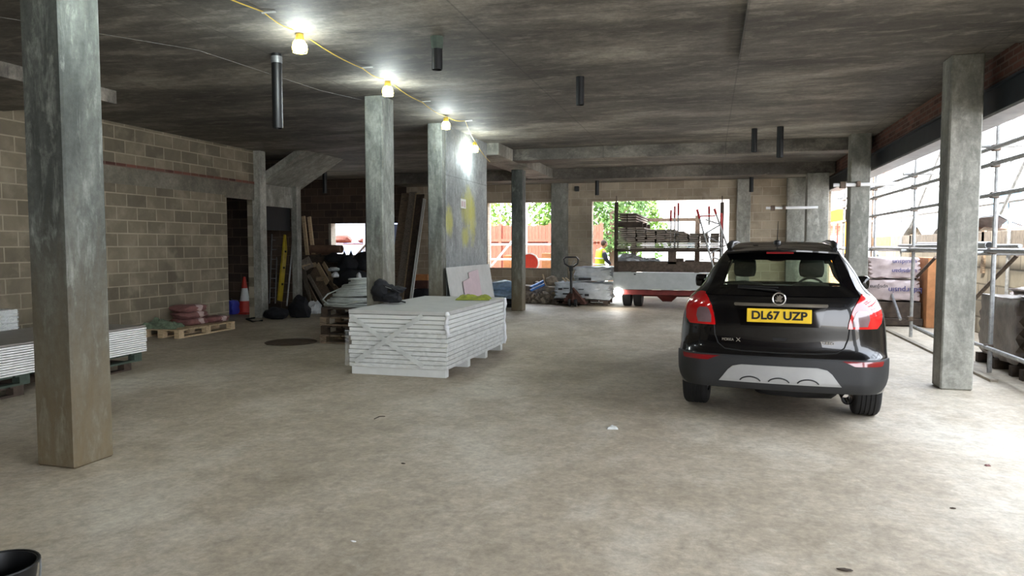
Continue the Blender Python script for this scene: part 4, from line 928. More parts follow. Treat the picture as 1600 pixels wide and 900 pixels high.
obj('tube_bore_shade', MB().lathe([(.040, 0), (.040, .01)], (3.60, B.y-.058, 1.60), 14, 'Y'), 'black_matt', None, 'black painted shade in hollow end of the thick bright tube by the near right pillar', 'cap')  # black disc paints the shade inside the open tube end
obj('ground_strip', MB().box(3.20, 3.28, 9.5, 19, 0, .03), 'dusty_concrete', None, 'dusty low concrete edge on the ground under the scaffold', 'kerb')
# --- bucket and litter
p = G(-6, 884, .30); r = root('bucket', (p.x, p.y, 0), 0, 'black bucket cut off by the bottom left corner', 'bucket')
obj('body', MB().lathe([(.10, 0), (.145, .30), (.138, .30), (.095, .02)], (p.x, p.y, 0), 32), 'black_plastic', r, smooth=True)
obj('rim', MB().tube([(p.x+.148*math.cos(i/32*6.2832), p.y+.148*math.sin(i/32*6.2832), .30) for i in range(33)], .006, 6, False), 'black_plastic', r, smooth=True)
obj('handle', MB().tube([(p.x+.15*math.cos(a), p.y+.15*math.sin(a)-.0, .29-.10*math.sin((a+.9)/1.9*3.1416)) for a in [-.9+i*.19 for i in range(11)]], .004, 6), 'galvanised', r, smooth=True)
p = G(957, 670); cloth('paper_scrap', p.x, p.y, 0, .045, .03, .03, 'white_board', 'small pale paper scrap on the floor in the middle foreground', 'scrap', 2, .2, 8)
p = G(593, 654); obj('twig', MB().tube([(p.x-.03, p.y-.05, .006), (p.x, p.y, .02), (p.x+.02, p.y+.07, .006)], .004, 6), 'dark_wood', None, 'short dark twig on the floor left of centre', 'twig')
p = G(1543, 728); cloth('dark_scrap', p.x, p.y, 0, .018, .012, .012, 'red_bag', 'tiny dark red scrap on the floor at the lower right', 'scrap', 5, .2, 6)
for px_, py_, lb_ in ((630, 725, 'tiny dark speck on the floor in front of the middle stack'), (1489, 795, 'tiny dark speck on the floor at the lower right'), (552, 847, 'tiny pale pebble on the floor in the lower middle')):
    p = G(px_, py_); obj('floor_speck', MB().blob((p.x, p.y, .004), (.016, .007, .005), 2, .4, 2), 'cone_white' if 'pale' in lb_ else 'dark_wood', None, lb_, 'speck')
p = G(1320, 892); obj('dark_chip', MB().blob((p.x, p.y, .006), (.035, .012, .007), 2, .4, 2), 'dark_wood', None, 'dark chip on the floor at the bottom edge', 'chip')

# ================================================================== THE CAR
def table(tb):
    def f(z):
        n = len(tb)
        if z <= tb[0][0]: return tb[0][1]
        if z >= tb[-1][0]: return tb[-1][1]
        for i in range(n-1):
            if tb[i][0] <= z <= tb[i+1][0]: break
        x0, y0 = tb[i]; x1, y1 = tb[i+1]; h = x1-x0; t = (z-x0)/h
        m0 = (y1-y0)/h if i == 0 else .5*((y1-y0)/h + (y0-tb[i-1][1])/(x0-tb[i-1][0]))
        m1 = (y1-y0)/h if i == n-2 else .5*((y1-y0)/h + (tb[i+2][1]-y1)/(tb[i+2][0]-x1))
        if m0*m1 < 0 or (y1-y0)*m0 < 0: m0 = m1 = (y1-y0)/h*.5 if (y1 != y0) else 0
        return (2*t**3-3*t*t+1)*y0 + (t**3-2*t*t+t)*h*m0 + (-2*t**3+3*t*t)*y1 + (t**3-t*t)*h*m1
    return f
Wt = table([(.22,.80),(.30,.86),(.40,.885),(.58,.895),(.75,.89),(.90,.875),(1.0,.86),(1.06,.84),(1.12,.805),(1.17,.755),(1.22,.705),(1.35,.635),(1.5,.535),(1.56,.49),(1.60,.44),(1.63,.36),(1.645,.22)])
Bt = table([(.22,.12),(.28,.05),(.34,.01),(.42,-.01),(.56,-.005),(.63,.01),(.67,.045),(.72,.055),(.90,.055),(1.0,.06),(1.10,.075),(1.17,.11),(1.23,.15),(1.35,.25),(1.5,.385),(1.545,.44),(1.58,.54),(1.60,.66),(1.63,.95),(1.645,1.3)])
Ft = table([(.22,4.30),(.40,4.48),(.70,4.46),(.88,4.36),(.98,4.15),(1.04,3.8),(1.10,3.42),(1.16,3.28),(1.3,3.02),(1.5,2.62),(1.56,2.42),(1.60,2.25),(1.63,2.0),(1.645,1.8)])
def At(z): return .27 if z < .62 else min(.36, .27+(z-.62)*.6) if z < 1.1 else max(.14, .36-(z-1.1)*.45)
def Bc(z): return .36 if z < 1.15 else max(.16, .36-(z-1.15)*.5)
def surf(v, z, off=0):
    W = Wt(z); a = min(At(z), W*.6); b_ = Bc(z); s0 = W-a; B = Bt(z); L = 1.5708*math.sqrt((a*a+b_*b_)/2); s = 1 if v >= 0 else -1; av = abs(v)
    if av <= s0: x = av; y = B+.04*(av/s0)**2; n = Vector((.08*av/s0, -1, .0))
    elif av <= s0+L: g = (av-s0)/L*math.pi/2; x = s0+a*math.sin(g); y = B+.04+b_*(1-math.cos(g)); n = Vector((b_*math.sin(g), -a*math.cos(g), 0))
    else: x = W; y = B+.04+b_+(av-s0-L); n = Vector((1, 0, 0))
    n.normalize(); return Vector((s*(x+n.x*off), y+n.y*off, z))
def vcorner(z): W = Wt(z); a = min(At(z), W*.6); return W-a, 1.5708*math.sqrt((a*a+Bc(z)**2)/2)
def ring(z):
    s0, L = vcorner(z); F = Ft(z); W = Wt(z); B = Bt(z); y0 = B+.04+Bc(z); fa = min(.42, W*.55); fb = min(.5, max(.2, (F-y0)*.3)); y1 = F-fb-.06
    half = []
    for k in range(0, 11): half.append(surf(s0*k/10, z))
    for k in range(1, 9): half.append(surf(s0+L*k/8, z))
    for k in range(1, 15): half.append(Vector((W*(1+.0*math.sin(k/15*math.pi)), y0+(y1-y0)*k/14, z)))
    for k in range(1, 8): g = k/7*math.pi/2; half.append(Vector((W-fa*(1-math.cos(g)), y1+fb*math.sin(g), z)))
    for k in range(1, 7): t = 1-k/6; half.append(Vector(((W-fa)*t, F-.06*t*t, z)))
    return half + [Vector((-p.x, p.y, p.z)) for p in reversed(half[1:-1])]
def patch(rows, off, cols=10, thick=.006, mirror=False):
    """thin shell lying on the car's skin: rows of (z, v_left, v_right)"""
    mb = MB(); g = []
    for z, a, b_ in rows: g.append([surf((a+(b_-a)*k/cols)*(-1 if mirror else 1), z, off) for k in range(cols+1)])
    h = []
    for z, a, b_ in rows: h.append([surf((a+(b_-a)*k/cols)*(-1 if mirror else 1), z, off-thick) for k in range(cols+1)])
    vs = [p for r in g for p in r]+[p for r in h for p in r]; nr = len(rows); nc = cols+1; N = nr*nc; fs = []
    for i in range(nr-1):
        for k in range(cols): a = i*nc+k; fs.append((a, a+1, a+nc+1, a+nc)); fs.append((N+a, N+a+nc, N+a+nc+1, N+a+1))
    for k in range(cols): fs.append((k, N+k, N+k+1, k+1)); a = (nr-1)*nc+k; fs.append((a, a+1, N+a+1, N+a))
    for i in range(nr-1): a = i*nc; fs.append((a, a+nc, N+a+nc, N+a)); a = i*nc+cols; fs.append((a, N+a, N+a+nc, a+nc))
    return mb.add(vs, fs)
def dense(rows, n=6):
    out = []
    for (z0, a0, b0), (z1, a1, b1) in zip(rows, rows[1:]):
        for k in range(n): t = k/n; out.append((z0+(z1-z0)*t, a0+(a1-a0)*t, b0+(b1-b0)*t))
    return out+[rows[-1]]
def car():
    th = math.radians(4.8); d = Vector((math.sin(th), math.cos(th), 0)); r_ = Vector((math.cos(th), -math.sin(th), 0)); O = d*6.6 + r_*.05
    r = root('car', O, -th, 'black hatchback car parked with its back to the viewer', 'car')
    zs = [.33,.345,.36,.38,.40,.46,.52,.58,.62,.645,.67,.70,.75,.80,.85,.90,.95,1.0,1.04,1.07,1.10,1.13,1.16,1.19,1.22,1.26,1.30,1.34,1.38,1.42,1.46,1.49,1.52,1.545,1.565,1.58,1.59,1.60,1.61,1.62,1.63,1.638,1.645]
    mb = MB().loft([ring(z) for z in zs])
    P = lambda nm, m, mt, par=r, lab=None, sm=True, bv=0: obj(nm, m, mt, par, lab, smooth=sm, bevel=bv, local=True)
    # wheel arches
    body = P('body', mb, 'car_black')
    AX = (.88, 3.52)
    cut = MB()
    for y in AX:
        for s in (-1, 1): cut.lathe([(.415, min(s*.55, s*1.1)), (.415, max(s*.55, s*1.1))], (0, y, .36), 40, 'X')
    co = P('cut', cut, 'car_black')
    md = body.modifiers.new('arch', 'BOOLEAN'); md.object = co; md.operation = 'DIFFERENCE'; md.solver = 'EXACT'
    dg = bpy.context.evaluated_depsgraph_get(); dg.update(); me = D.meshes.new_from_object(body.evaluated_get(dg))
    if len(me.polygons) > 500: body.modifiers.clear(); body.data = me
    else: body.modifiers.clear()
    D.objects.remove(co)
    bm = bmesh.new(); bm.from_mesh(body.data); kill = []
    for f in bm.faces:
        q = f.calc_center_median(); x = abs(q.x)
        if q.y < .6 and 1.235 < q.z < 1.475 and x < .50-(q.z-1.23)*.25: kill.append(f)
        elif q.y > 2.4 and 1.12 < q.z < 1.51 and x < Wt(q.z)-.10: kill.append(f)
        elif .62 < q.y < 2.75-(q.z-1.13)*.3 and 1.14 < q.z < 1.48 and x > Wt(q.z)-.04 and not (1.28 < q.y < 1.42) and not (2.0 < q.y < 2.12): kill.append(f)
    bmesh.ops.delete(bm, geom=kill, context='FACES'); bm.to_mesh(body.data); bm.free()
    for p in body.data.polygons: p.use_smooth = True
    try: body.data.set_sharp_from_angle(angle=math.radians(35))
    except Exception: pass
    # lower plastic
    P('rear_bumper', patch(dense([(.335,-.80,.80),(.36,-.88,.88),(.40,-.95,.95),(.46,-1.0,1.0),(.60,-1.02,1.02),(.628,-1.02,1.02)], 5), .014, 60, .02), 'car_plastic')
    sk = P('skid_plate', patch(dense([(.398,-.50,.50),(.43,-.475,.475),(.50,-.425,.425),(.535,-.385,.385),(.552,-.31,.31)], 4), .026, 24, .015), 'car_silver')
    for v in (-.235, 0, .235): P('skid_rib', MB().tube([surf(v-.085+.17*k/10, .415+.035*math.sin(k/10*math.pi)**.6, .028) for k in range(11)], .006, 6), 'car_plastic', sk)
    for s in (-1, 1):
        mi = s < 0
        l = P('tail_lamp', patch(dense([(.885,.545,.80),(.93,.55,.86),(1.0,.565,.885),(1.06,.585,.88),(1.12,.625,.855),(1.16,.665,.80),(1.178,.69,.74)], 3), .014, 12, .02, mi), 'lamp_red', r, 'left tail lamp' if mi else 'right tail lamp')
        P('clear_lens', patch(dense([(.905,.58,.70),(.96,.58,.72),(1.02,.60,.715),(1.04,.62,.69)], 3), .019, 6, .008, mi), 'lamp_clear', l)
        P('reflector', patch(dense([(.575,.60,.86),(.60,.545,.88),(.617,.50,.88)], 2), .018, 8, .01, mi), 'reflector_red')
    # tailgate seam, glass, handle bar, plate
    seam = [(.565,.99),(.56,.90),(.55,.80),(.52,.72),(.46,.675),(.3,.662),(0,.658)]
    pts = [surf(v, z, .001) for v, z in seam]+[surf(-v, z, .001) for v, z in reversed(seam[:-1])]
    P('tailgate_seam', MB().tube(pts, .006, 6), 'black_matt')
    def frame(outer, inner, off):
        mb = MB(); n = len(outer); a = [surf(v, z, off) for v, z in outer]; b_ = [surf(v, z, off) for v, z in inner]; c_ = [surf(v, z, off-.012) for v, z in outer]; e = [surf(v, z, off-.014) for v, z in inner]
        vs = a+b_+c_+e; fs = []
        for i in range(n): j = (i+1) % n; fs += [(i, j, n+j, n+i), (i, 2*n+i, 2*n+j, j), (n+i, n+j, 3*n+j, 3*n+i)]
        return mb.add(vs, fs)
    def loop(zb, zt, vb, vt, n=12, rr=.05):
        L = []
        for k in range(n+1): t = k/n; L.append((-vb+2*vb*t, zb+.012*(1-(2*t-1)**2)*0))
        for k in range(1, n): t = k/n; L.append((vb+(vt-vb)*t, zb+(zt-zb)*t))
        for k in range(n+1): t = k/n; L.append((vt-2*vt*t, zt))
        for k in range(1, n): t = k/n; L.append((-(vt+(vb-vt)*t), zt+(zb-zt)*t))
        return L
    gl = P('rear_window', patch(dense([(1.215,-.52,.52),(1.485,-.45,.45)], 10), .008, 14, .004), 'tinted_glass')
    P('window_surround', frame(loop(1.155, 1.515, .665, .50), loop(1.245, 1.465, .49, .425), .012), 'gloss_black', gl)
    P('wiper', MB().tube([surf(0, 1.19, .03), surf(-.05, 1.205, .035), surf(-.20, 1.215, .03), surf(-.36, 1.22, .02)], .009, 6).tube([surf(-.36, 1.235, .016), surf(-.02, 1.225, .018)], .006, 6), 'black_matt', gl)
    P('tailgate_handle', patch([(1.065,-.375,.375),(1.078,-.385,.385),(1.092,-.38,.38)], .030, 16, .03), 'chrome')
    P('plate_recess', patch(dense([(.89,-.325,.325),(1.062,-.37,.37)], 6), .004, 14, .004), 'gloss_black')
    pl = P('number_plate', MB().box(-.275, .255, .028, .040, .925, 1.045), 'plate_yellow', r, 'yellow rear number plate', False, .004)
    t = text('plate_characters', 'DL67 UZP', .108, 'black_matt', pl, (-.01, .027, .984), (math.radians(90), 0, 0), .001, fat=.0035)
    xs = [v.co.x for v in t.data.vertices]; t.scale.x = .455/(max(xs)-min(xs)); ys = [v.co.y for v in t.data.vertices]; t.scale.y = .078/(max(ys)-min(ys))
    bd = root('emblem', (0, 0, 0)); D.objects.remove(bd)
    ec = (-.012, .052, 1.135)
    em = P('emblem', MB().tube([(ec[0]+.052*math.cos(i/28*6.2832), ec[1]-.012, ec[2]+.052*math.sin(i/28*6.2832)) for i in range(29)], .007, 8, False), 'chrome')
    P('emblem_disc', MB().lathe([(.048, -.006), (.048, .004)], ec, 28, 'Y'), 'gloss_black', em)
    gp2 = [(-.036,-.014),(-.02,-.03),(.0,-.024),(.02,-.032),(.034,-.010),(.018,-.014),(.022,.006),(.036,.018),(.018,.022),(.008,.036),(-.004,.020),(-.02,.030),(-.012,.008),(-.032,.010),(-.012,-.004)]
    P('griffin', MB().prism([(ec[0]+a, ec[2]+b_) for a, b_ in gp2], ec[1]-.016, ec[1]-.006, 'XZ'), 'chrome', em, sm=False)
    for s_, x0, x1, hh in (('MOKKA', -.485, -.385, .024), ('X', -.365, -.325, .034), ('TURBO', .33, .44, .024)):
        t = text('badge', s_, .03, 'chrome', r, ((x0+x1)/2, min(surf(x0, .755).y, surf(x1, .755).y)-.006, .757), (math.radians(90), 0, 0), .003)
        xs = [v.co.x for v in t.data.vertices]; ys = [v.co.y for v in t.data.vertices]; t.scale.x = (x1-x0)/(max(xs)-min(xs)); t.scale.y = hh/(max(ys)-min(ys))
    P('boot_release', patch([(.765,-.05,.05),(.79,-.06,.06)], .006, 6), 'black_matt')
    # spoiler and roof
    sp_ = MB(); rows = []
    for k in range(21):
        x = -.475+.95*k/20; q = (x/.475)**2; ye = .30+.10*q; zc = 1.55-.022*q
        rows.append([(x, ye, zc-.008), (x, ye, zc+.006), (x, ye+.22, zc+.034), (x, ye+.5, zc+.058-.03*q), (x, ye+.5, zc-.01), (x, ye+.12, zc-.028)])
    sp_.loft(rows); spo = P('roof_spoiler', sp_, 'car_black')
    P('brake_lamp', MB().box(-.125, .105, .318, .345, 1.522, 1.538), 'reflector_red', spo, sm=False)
    for s in (-1, 1):
        P('roof_rail', MB().tube([(s*.462, .60, 1.56), (s*.468, .75, 1.60), (s*.466, .95, 1.622), (s*.46, 1.6, 1.635), (s*.45, 2.2, 1.62), (s*.44, 2.45, 1.58)], [.022, .034, .026, .020, .020, .022], 10), 'black_plastic')
    an = P('antenna', MB().blob((-.035, .85, 1.625), (.035, .065, .028), 1, .02, 2), 'black_plastic'); P('mast', MB().tube([(-.035, .84, 1.64), (-.03, .78, 1.83)], [.005, .0025], 6), 'black_matt', an)
    P('exhaust_tip', MB().lathe([(.05, -.02), (.05, .25), (.042, .25), (.042, .0), (.042, -.02)], (.555, .11, .285), 24, 'Y', False), 'chrome')
    P('silencer', MB().blob((.15, .62, .27), (.42, .16, .10), 2, .02, 3, .7, flat=False).box(-.55, .55, .83, .93, .28, .38), 'black_matt')
    for s in (-1, 1):
        mr = P('door_mirror', MB().blob((s*.90, 2.55, 1.17), (.080, .075, .085), 3, .04, 3, .6, flat=False), 'gloss_black'); P('mirror_arm', MB().beam((s*.78, 2.6, 1.10), (s*.86, 2.57, 1.13), .06, .05), 'black_plastic', mr)
        for y, nm in ((AX[0], 'rear'), (AX[1], 'front')):
            o = (s*.77, y, .35)
            prof = [(.22,-.112),(.25,-.118),(.32,-.116),(.342,-.10),(.35,-.085)]
            for gx in (-.055, -.018, .02, .058): prof += [(.35, gx-.006), (.342, gx-.004), (.342, gx+.004), (.35, gx+.006)]
            prof += [(.35,.085),(.342,.10),(.32,.116),(.25,.118),(.22,.112)]
            ty = P('tyre', MB().lathe(prof, o, 56, 'X', False), 'rubber')
            P('rim', MB().lathe([(.222,-.10),(.205,-.09),(.20,.09),(.222,.10)], o, 40, 'X', False).lathe([(.05, -.02), (.05, .09)], o, 20, 'X'), 'galvanised', ty)
            spk = MB()
            for k in range(5):
                a = k*1.2566+.3; spk.beam((o[0]+s*.075, y+.04*math.cos(a), .35+.04*math.sin(a)), (o[0]+s*.085, y+.205*math.cos(a), .35+.205*math.sin(a)), .05, .025, (1,0,0))
            P('spoke', spk, 'galvanised', ty); P('brake_disc', MB().lathe([(.15, -.03), (.15, -.01)], o, 32, 'X'), 'scaffold_steel', ty)
    # inside
    for x, hw in ((-.37, .125), (.33, .135)):
        st = P('seat', MB().blob((x, 2.15, .88), (.25, .09, .34), 2, .03, 3, .7, flat=False).blob((x, 2.5, .55), (.25, .28, .10), 2, .03, 3, .7, flat=False), 'seat_fabric')
        P('headrest', MB().blob((x, 1.98, 1.345), (hw*1.08, .06, .115), 5, .03, 3, .7, flat=False), 'seat_fabric', st)
    P('rear_bench', MB().blob((0, 1.25, .86), (.62, .10, .34), 2, .02, 3, .8, flat=False), 'seat_fabric')
    P('parcel_shelf', MB().box(-.62, .62, .35, 1.15, 1.10, 1.12), 'seat_fabric')
    P('cabin_mirror', MB().blob((-.03, 2.75, 1.435), (.125, .025, .035), 1, .02, 2, .5, flat=False), 'black_matt')
    P('dashboard', MB().blob((0, 3.15, .98), (.70, .28, .13), 2, .03, 3, .7, flat=False), 'seat_fabric')
    P('steering_wheel', MB().tube([(.36+.18*math.cos(i/24*6.2832), 2.85, 1.02+.18*math.sin(i/24*6.2832)) for i in range(25)], .015, 6, False), 'black_matt')
    ws = MB(); vs = []; fs = []
    for i in range(7):
        z = 1.11+i*.067; F = Ft(z); W = Wt(z)-.08
        for k in range(9): x = -W+2*W*k/8; vs.append((x, F-.02-.05*(x/W)**2, z))
    for i in range(6):
        for k in range(8): a = i*9+k; fs.append((a, a+1, a+10, a+9))
    P('windscreen', ws.add(vs, fs), 'clear_glass')
    for s in (-1, 1):
        mb = MB(); vs = []; fs = []
        for i in range(7):
            z = 1.13+i*.06
            for k in range(13): vs.append((s*(Wt(z)-.012), .58+k*.185, z))
        for i in range(6):
            for k in range(12): a = i*13+k; fs.append((a, a+1, a+14, a+13))
        P('side_glass', mb.add(vs, fs), 'tinted_glass')
    return r
car()

# ================================================================== THE TRUCK
def truck():
    Y0 = 18.05; x0 = PY(958, 440, Y0).x; x1 = PY(1124, 440, Y0).x; xc = (x0+x1)/2; zt = PY(1000, 425.5, Y0).z; zb = PY(1000, 452.5, Y0).z
    r = root('flatbed_truck', (xc, Y0, 0), 0, 'flatbed truck loaded with scaffold boards, reversed into the far doorway', 'truck')
    tb = obj('tailboard', MB().box(x0, x1, Y0, Y0+.04, zb, zt), 'truck_grey', r, bevel=.006)
    obj('tail_bolt', MB().cbox(PY(992, 429, Y0).x, Y0-.005, zt-.05, .05, .02, .03), 'black_matt', tb)
    obj('sideboard', MB().box(x0, x0+.04, Y0+.04, Y0+4.6, zt-.35, zt), 'truck_grey', r); obj('sideboard', MB().box(x1-.04, x1, Y0+.04, Y0+4.6, zt-.35, zt), 'truck_grey', r)
    obj('bed', MB().box(x0+.05, x1-.05, Y0+.05, Y0+4.6, zt-.40, zt-.30), 'dark_wood', r)
    obj('load_tray', MB().box(x0+.02, x1-.05, Y0+.25, Y0+.33, zt, zt+.27).box(x0+.02, x1-.05, Y0+.33, Y0+2.2, zt, zt+.18), 'rusty_tube', r, bevel=.01)
    ch = obj('chassis', MB().box(xc-.45, xc-.35, Y0+.3, Y0+6.0, .46, .62).box(xc+.35, xc+.45, Y0+.3, Y0+6.0, .46, .62), 'truck_red', r)
    obj('rear_beam', MB().box(x0+.15, x1-.1, Y0+.10, Y0+.2, .36, .48), 'truck_red', ch)
    obj('axle', MB().tube([(xc-1.0, Y0+.95, .33), (xc-.25, Y0+.95, .33), (xc-.1, Y0+.95, .30), (xc+.1, Y0+.95, .30), (xc+.25, Y0+.95, .33), (xc+1.0, Y0+.95, .33)], [.07, .07, .17, .17, .07, .07], 14), 'truck_red', ch, smooth=True)
    for s in (-1, 1):
        for k, dx in enumerate((1.02, .74)):
            w_ = obj('wheel', MB().lathe([(.20,-.10),(.30,-.115),(.355,-.10),(.37,-.06),(.37,.06),(.355,.10),(.30,.115),(.20,.10)], (xc+s*dx, Y0+.98, .37), 36, 'X', True), 'rubber', r, smooth=True)
            obj('hub', MB().lathe([(.19,-.06),(.19,.06)], (xc+s*dx, Y0+.98, .37), 24, 'X'), 'truck_red', w_)
        obj('wheel', MB().lathe([(.20,-.11),(.34,-.12),(.37,-.08),(.37,.08),(.34,.12),(.20,.11)], (xc+s*.95, Y0+5.3, .37), 32, 'X', True), 'rubber', r, smooth=True)
        obj('mudguard', MB().box(xc+s*.88-.26, xc+s*.88+.26, Y0+.5, Y0+.53, .38, .60), 'black_matt', r)
    obj('work_lamp', MB().lathe([(.10, 0), (.12, .05), (.05, .12)], (x0+.13, Y0-.02, .42), 20, 'Y'), 'headlamp_glow', r, 'lit round lamp at the lower left')
    # uprights and racks
    zr = PY(1000, 389, Y0+.2).z
    for px in (962.5, 1127):
        x = PY(px, 400, Y0+.15).x; obj('upright', MB().box(x-.045, x+.045, Y0+.12, Y0+.2, zt, PY(px, 316, Y0+.15).z), 'dark_wood', r); obj('rod', MB().tube([(x, Y0+.16, zt), (x, Y0+.16, PY(px, 306, Y0+.15).z)], .014), 'rusty_tube', r)
    obj('rack_rail', MB().box(x0+.05, x1+.05, Y0+.12, Y0+.24, zr-.07, zr).box(x0+.05, x1+.05, Y0+3.4, Y0+3.5, zr-.07, zr), 'dark_wood', r)
    xm = PY(1050, 400, Y0+.2).x
    obj('rack_post', MB().box(xm-.10, xm+.10, Y0+.25, Y0+.33, zt+.2, zr-.05).box(x0+.1, x0+.16, Y0+3.4, Y0+3.5, zt-.3, zr).box(x1-.16, x1-.1, Y0+3.4, Y0+3.5, zt-.3, zr), 'rusty_tube', r)
    # cab
    ya = Y0+4.75
    cb = obj('cab', MB().box(xc-1.0, xc+1.0, ya, ya+1.7, .55, 1.15).box(xc-1.0, xc-.9, ya, ya+1.6, 1.15, 1.95).box(xc+.9, xc+1.0, ya, ya+1.6, 1.15, 1.95).box(xc-1.0, xc+1.0, ya, ya+1.5, 1.90, 2.05).box(xc-.9, xc-.6, ya, ya+.06, 1.15, 1.9).box(xc+.6, xc+.9, ya, ya+.06, 1.15, 1.9).box(xc-.04, xc+.04, ya, ya+.06, 1.15, 1.9), 'white_paint', r, bevel=.02)
    obj('rear_glass', MB().box(xc-.6, xc+.6, ya+.02, ya+.04, 1.15, 1.9), 'clear_glass', cb); obj('windscreen', MB().box(xc-.9, xc+.9, ya+1.5, ya+1.53, 1.15, 1.9), 'clear_glass', cb)
    # board stacks, every board its own
    rnd = random.Random(4); bw = .212; bh = .050
    proto = None; cnt = 0
    def col(x, zlo, n, yoff, what, grp):
        nonlocal proto, cnt
        z = zlo
        for i in range(n):
            hgt = bh
            pos = (x+rnd.uniform(-.018, .018), Y0+.15+yoff+rnd.uniform(-.05, .05), z)
            lab = ('bottom' if i == 0 else 'top' if i == n-1 else ORD[i]+' up' if i < n/2 else ORD[n-1-i]+' down')+' scaffold board, '+what
            if proto is None:
                proto = root('scaffold_board', pos, 0, lab, 'scaffold board', grp)
                obj('plank', MB().box(-bw/2, bw/2, 0, 3.6, 0, bh-.014), 'load_board', proto, local=True, bevel=.003)
                obj('end_band', MB().box(-bw/2-.001, bw/2+.001, -.003, .03, .004, bh-.018), 'band_grey', proto, local=True)
            else: dup(proto, pos, rnd.uniform(-.006, .006), lab, grp)
            z += hgt
    names = ['first', 'second', 'third', 'fourth', 'fifth', 'sixth', 'seventh']
    xl = PY(964, 380, Y0+.15).x+.12
    for k, n in enumerate((11, 11, 11, 10, 10, 10, 9)): col(xl+k*.238, zr+.002, n, .02*k, f'left load on the truck, {names[k]} pile', 'scaffold boards, left load on the truck')
    xr = PY(1060, 380, Y0+.15).x+.12
    for k, n in enumerate((8, 8, 8, 8)): col(xr+k*.245, zr+.002, n, .02*k, f'right load on the truck, {names[k]} pile', 'scaffold boards, right load on the truck')
    zt2 = zr+11*bh+.05
    for k in range(3): obj('cross_batten', MB().box(xl-.12, xl+.5, Y0+.35+k*1.2, Y0+.42+k*1.2, zr+11*bh+.002, zt2+.08), 'dark_wood', None, ['nearest', 'middle', 'farthest'][k]+' cross batten under the small top bundle on the truck', 'batten', 'battens under the top bundle')
    for i in range(4):
        for k in range(2): dup(proto, (xl+k*.238, Y0+.28, zt2+.082+i*bh*1.25), 0, ['lowest', 'second', 'third', 'highest'][i]+(' board in the small bundle on top of the truck load, left side' if k == 0 else ' board in the small bundle on top of the truck load, right side'), 'scaffold boards, small top bundle')
    # loose bags and gear on the bed
    for i, (px, py, ra, lab) in enumerate(((978, 404, (.30, .3, .15), 'heap of white film on the truck bed, leftmost'), (995, 409, (.30, .3, .09), 'heap of white film on the truck bed, middle'), (1012, 409, (.28, .3, .07), 'low heap of white film on the truck bed, rightmost'))):
        p = PY(px, py, Y0+.6); obj('white_film', MB().blob((p.x, Y0+.9, zt+.24+ra[2]*.4), ra, i+3, .45, 3, freq=2.6), 'white_plastic', None, lab, 'plastic film', smooth=True)
    for i, (px, w_, h_) in enumerate(((1048, .12, .30), (1062, .20, .14), (1078, .24, .10))):
        p = PY(px, 405, Y0+1.0); obj('fittings_box', MB().box(p.x-w_/2, p.x+w_/2, Y0+.9, Y0+1.2, zt+.185, zt+.19+h_), 'rusty_tube', None, ['tall dark', 'square dark', 'low dark'][i]+' box of fittings on the truck bed under the boards', 'box', bevel=.015)
    # red-tipped poles and frame standing in the load
    for i, (px, y0, y1) in enumerate(((1048, 328, 360), (1054, 322, 360), (1059.5, 317, 360))):
        a = PY(px, y1, Y0+.30); b_ = PY(px+.5, y0, Y0+.30); a.z = zr+.02; q = root('red_tipped_pole', a, 0, ['leftmost, shortest', 'middle', 'rightmost, tallest'][i]+' of three red-tipped poles standing up between the board loads', 'pole', 'red-tipped poles on the truck')
        obj('pole', MB().tube([a, b_], .017), 'scaffold_steel', q); m_ = a.lerp(b_, .72); obj('tip', MB().tube([m_, b_], .026), 'red_paint', q)
    yg = Y0+3.9
    a = PY(991, 344, yg); b_ = PY(1090, 343, yg)
    q = r
    obj('crossbar', MB().box(a.x, b_.x, yg-.04, yg+.04, a.z-.05, a.z+.05), 'rusty_tube', q)
    for x in (a.x, b_.x): obj('frame_post', MB().box(x-.07, x+.07, yg-.05, yg+.05, zt-.3, a.z+.12), 'rusty_tube', q)
    # trestle
    yt = Y0-.10; T = lambda px, py, dy=0: PY(px, py, yt+dy)
    q = root('trestle', (T(1110, 440).x, yt, 0), 0, 'red-tipped tubular trestle frame leaning against the right end of the truck', 'trestle')
    legs = (((1089, 327), (1121, 440), 0), ((1116, 326), (1139, 392), 0), ((1108, 322), (1108, 352), .1), ((1127, 333), (1127, 400), .1))
    for k, (s_, e_, dy) in enumerate(legs): A = T(*s_, dy); B = T(*e_, dy); obj('leg', MB().tube([A, B], .022), 'scaffold_steel', q); obj('red_tip', MB().tube([A, A.lerp(B, .13 if k < 2 else .4)], .03), 'red_paint', q)
    for k, (s_, e_) in enumerate((((1094, 338), (1118, 337)), ((1102, 343), (1123, 350)), ((1102, 365), (1124, 352)), ((1105, 370), (1128, 380)), ((1110, 396), (1134, 383)), ((1113, 402), (1128, 407)))): obj('rung', MB().tube([T(*s_), T(*e_)], .018), 'red_paint' if k == 0 else 'scaffold_steel', q)
    B = T(1121, 440); obj('foot', MB().tube([B, (B.x+.1, yt, .02)], .022), 'scaffold_steel', q)
truck()

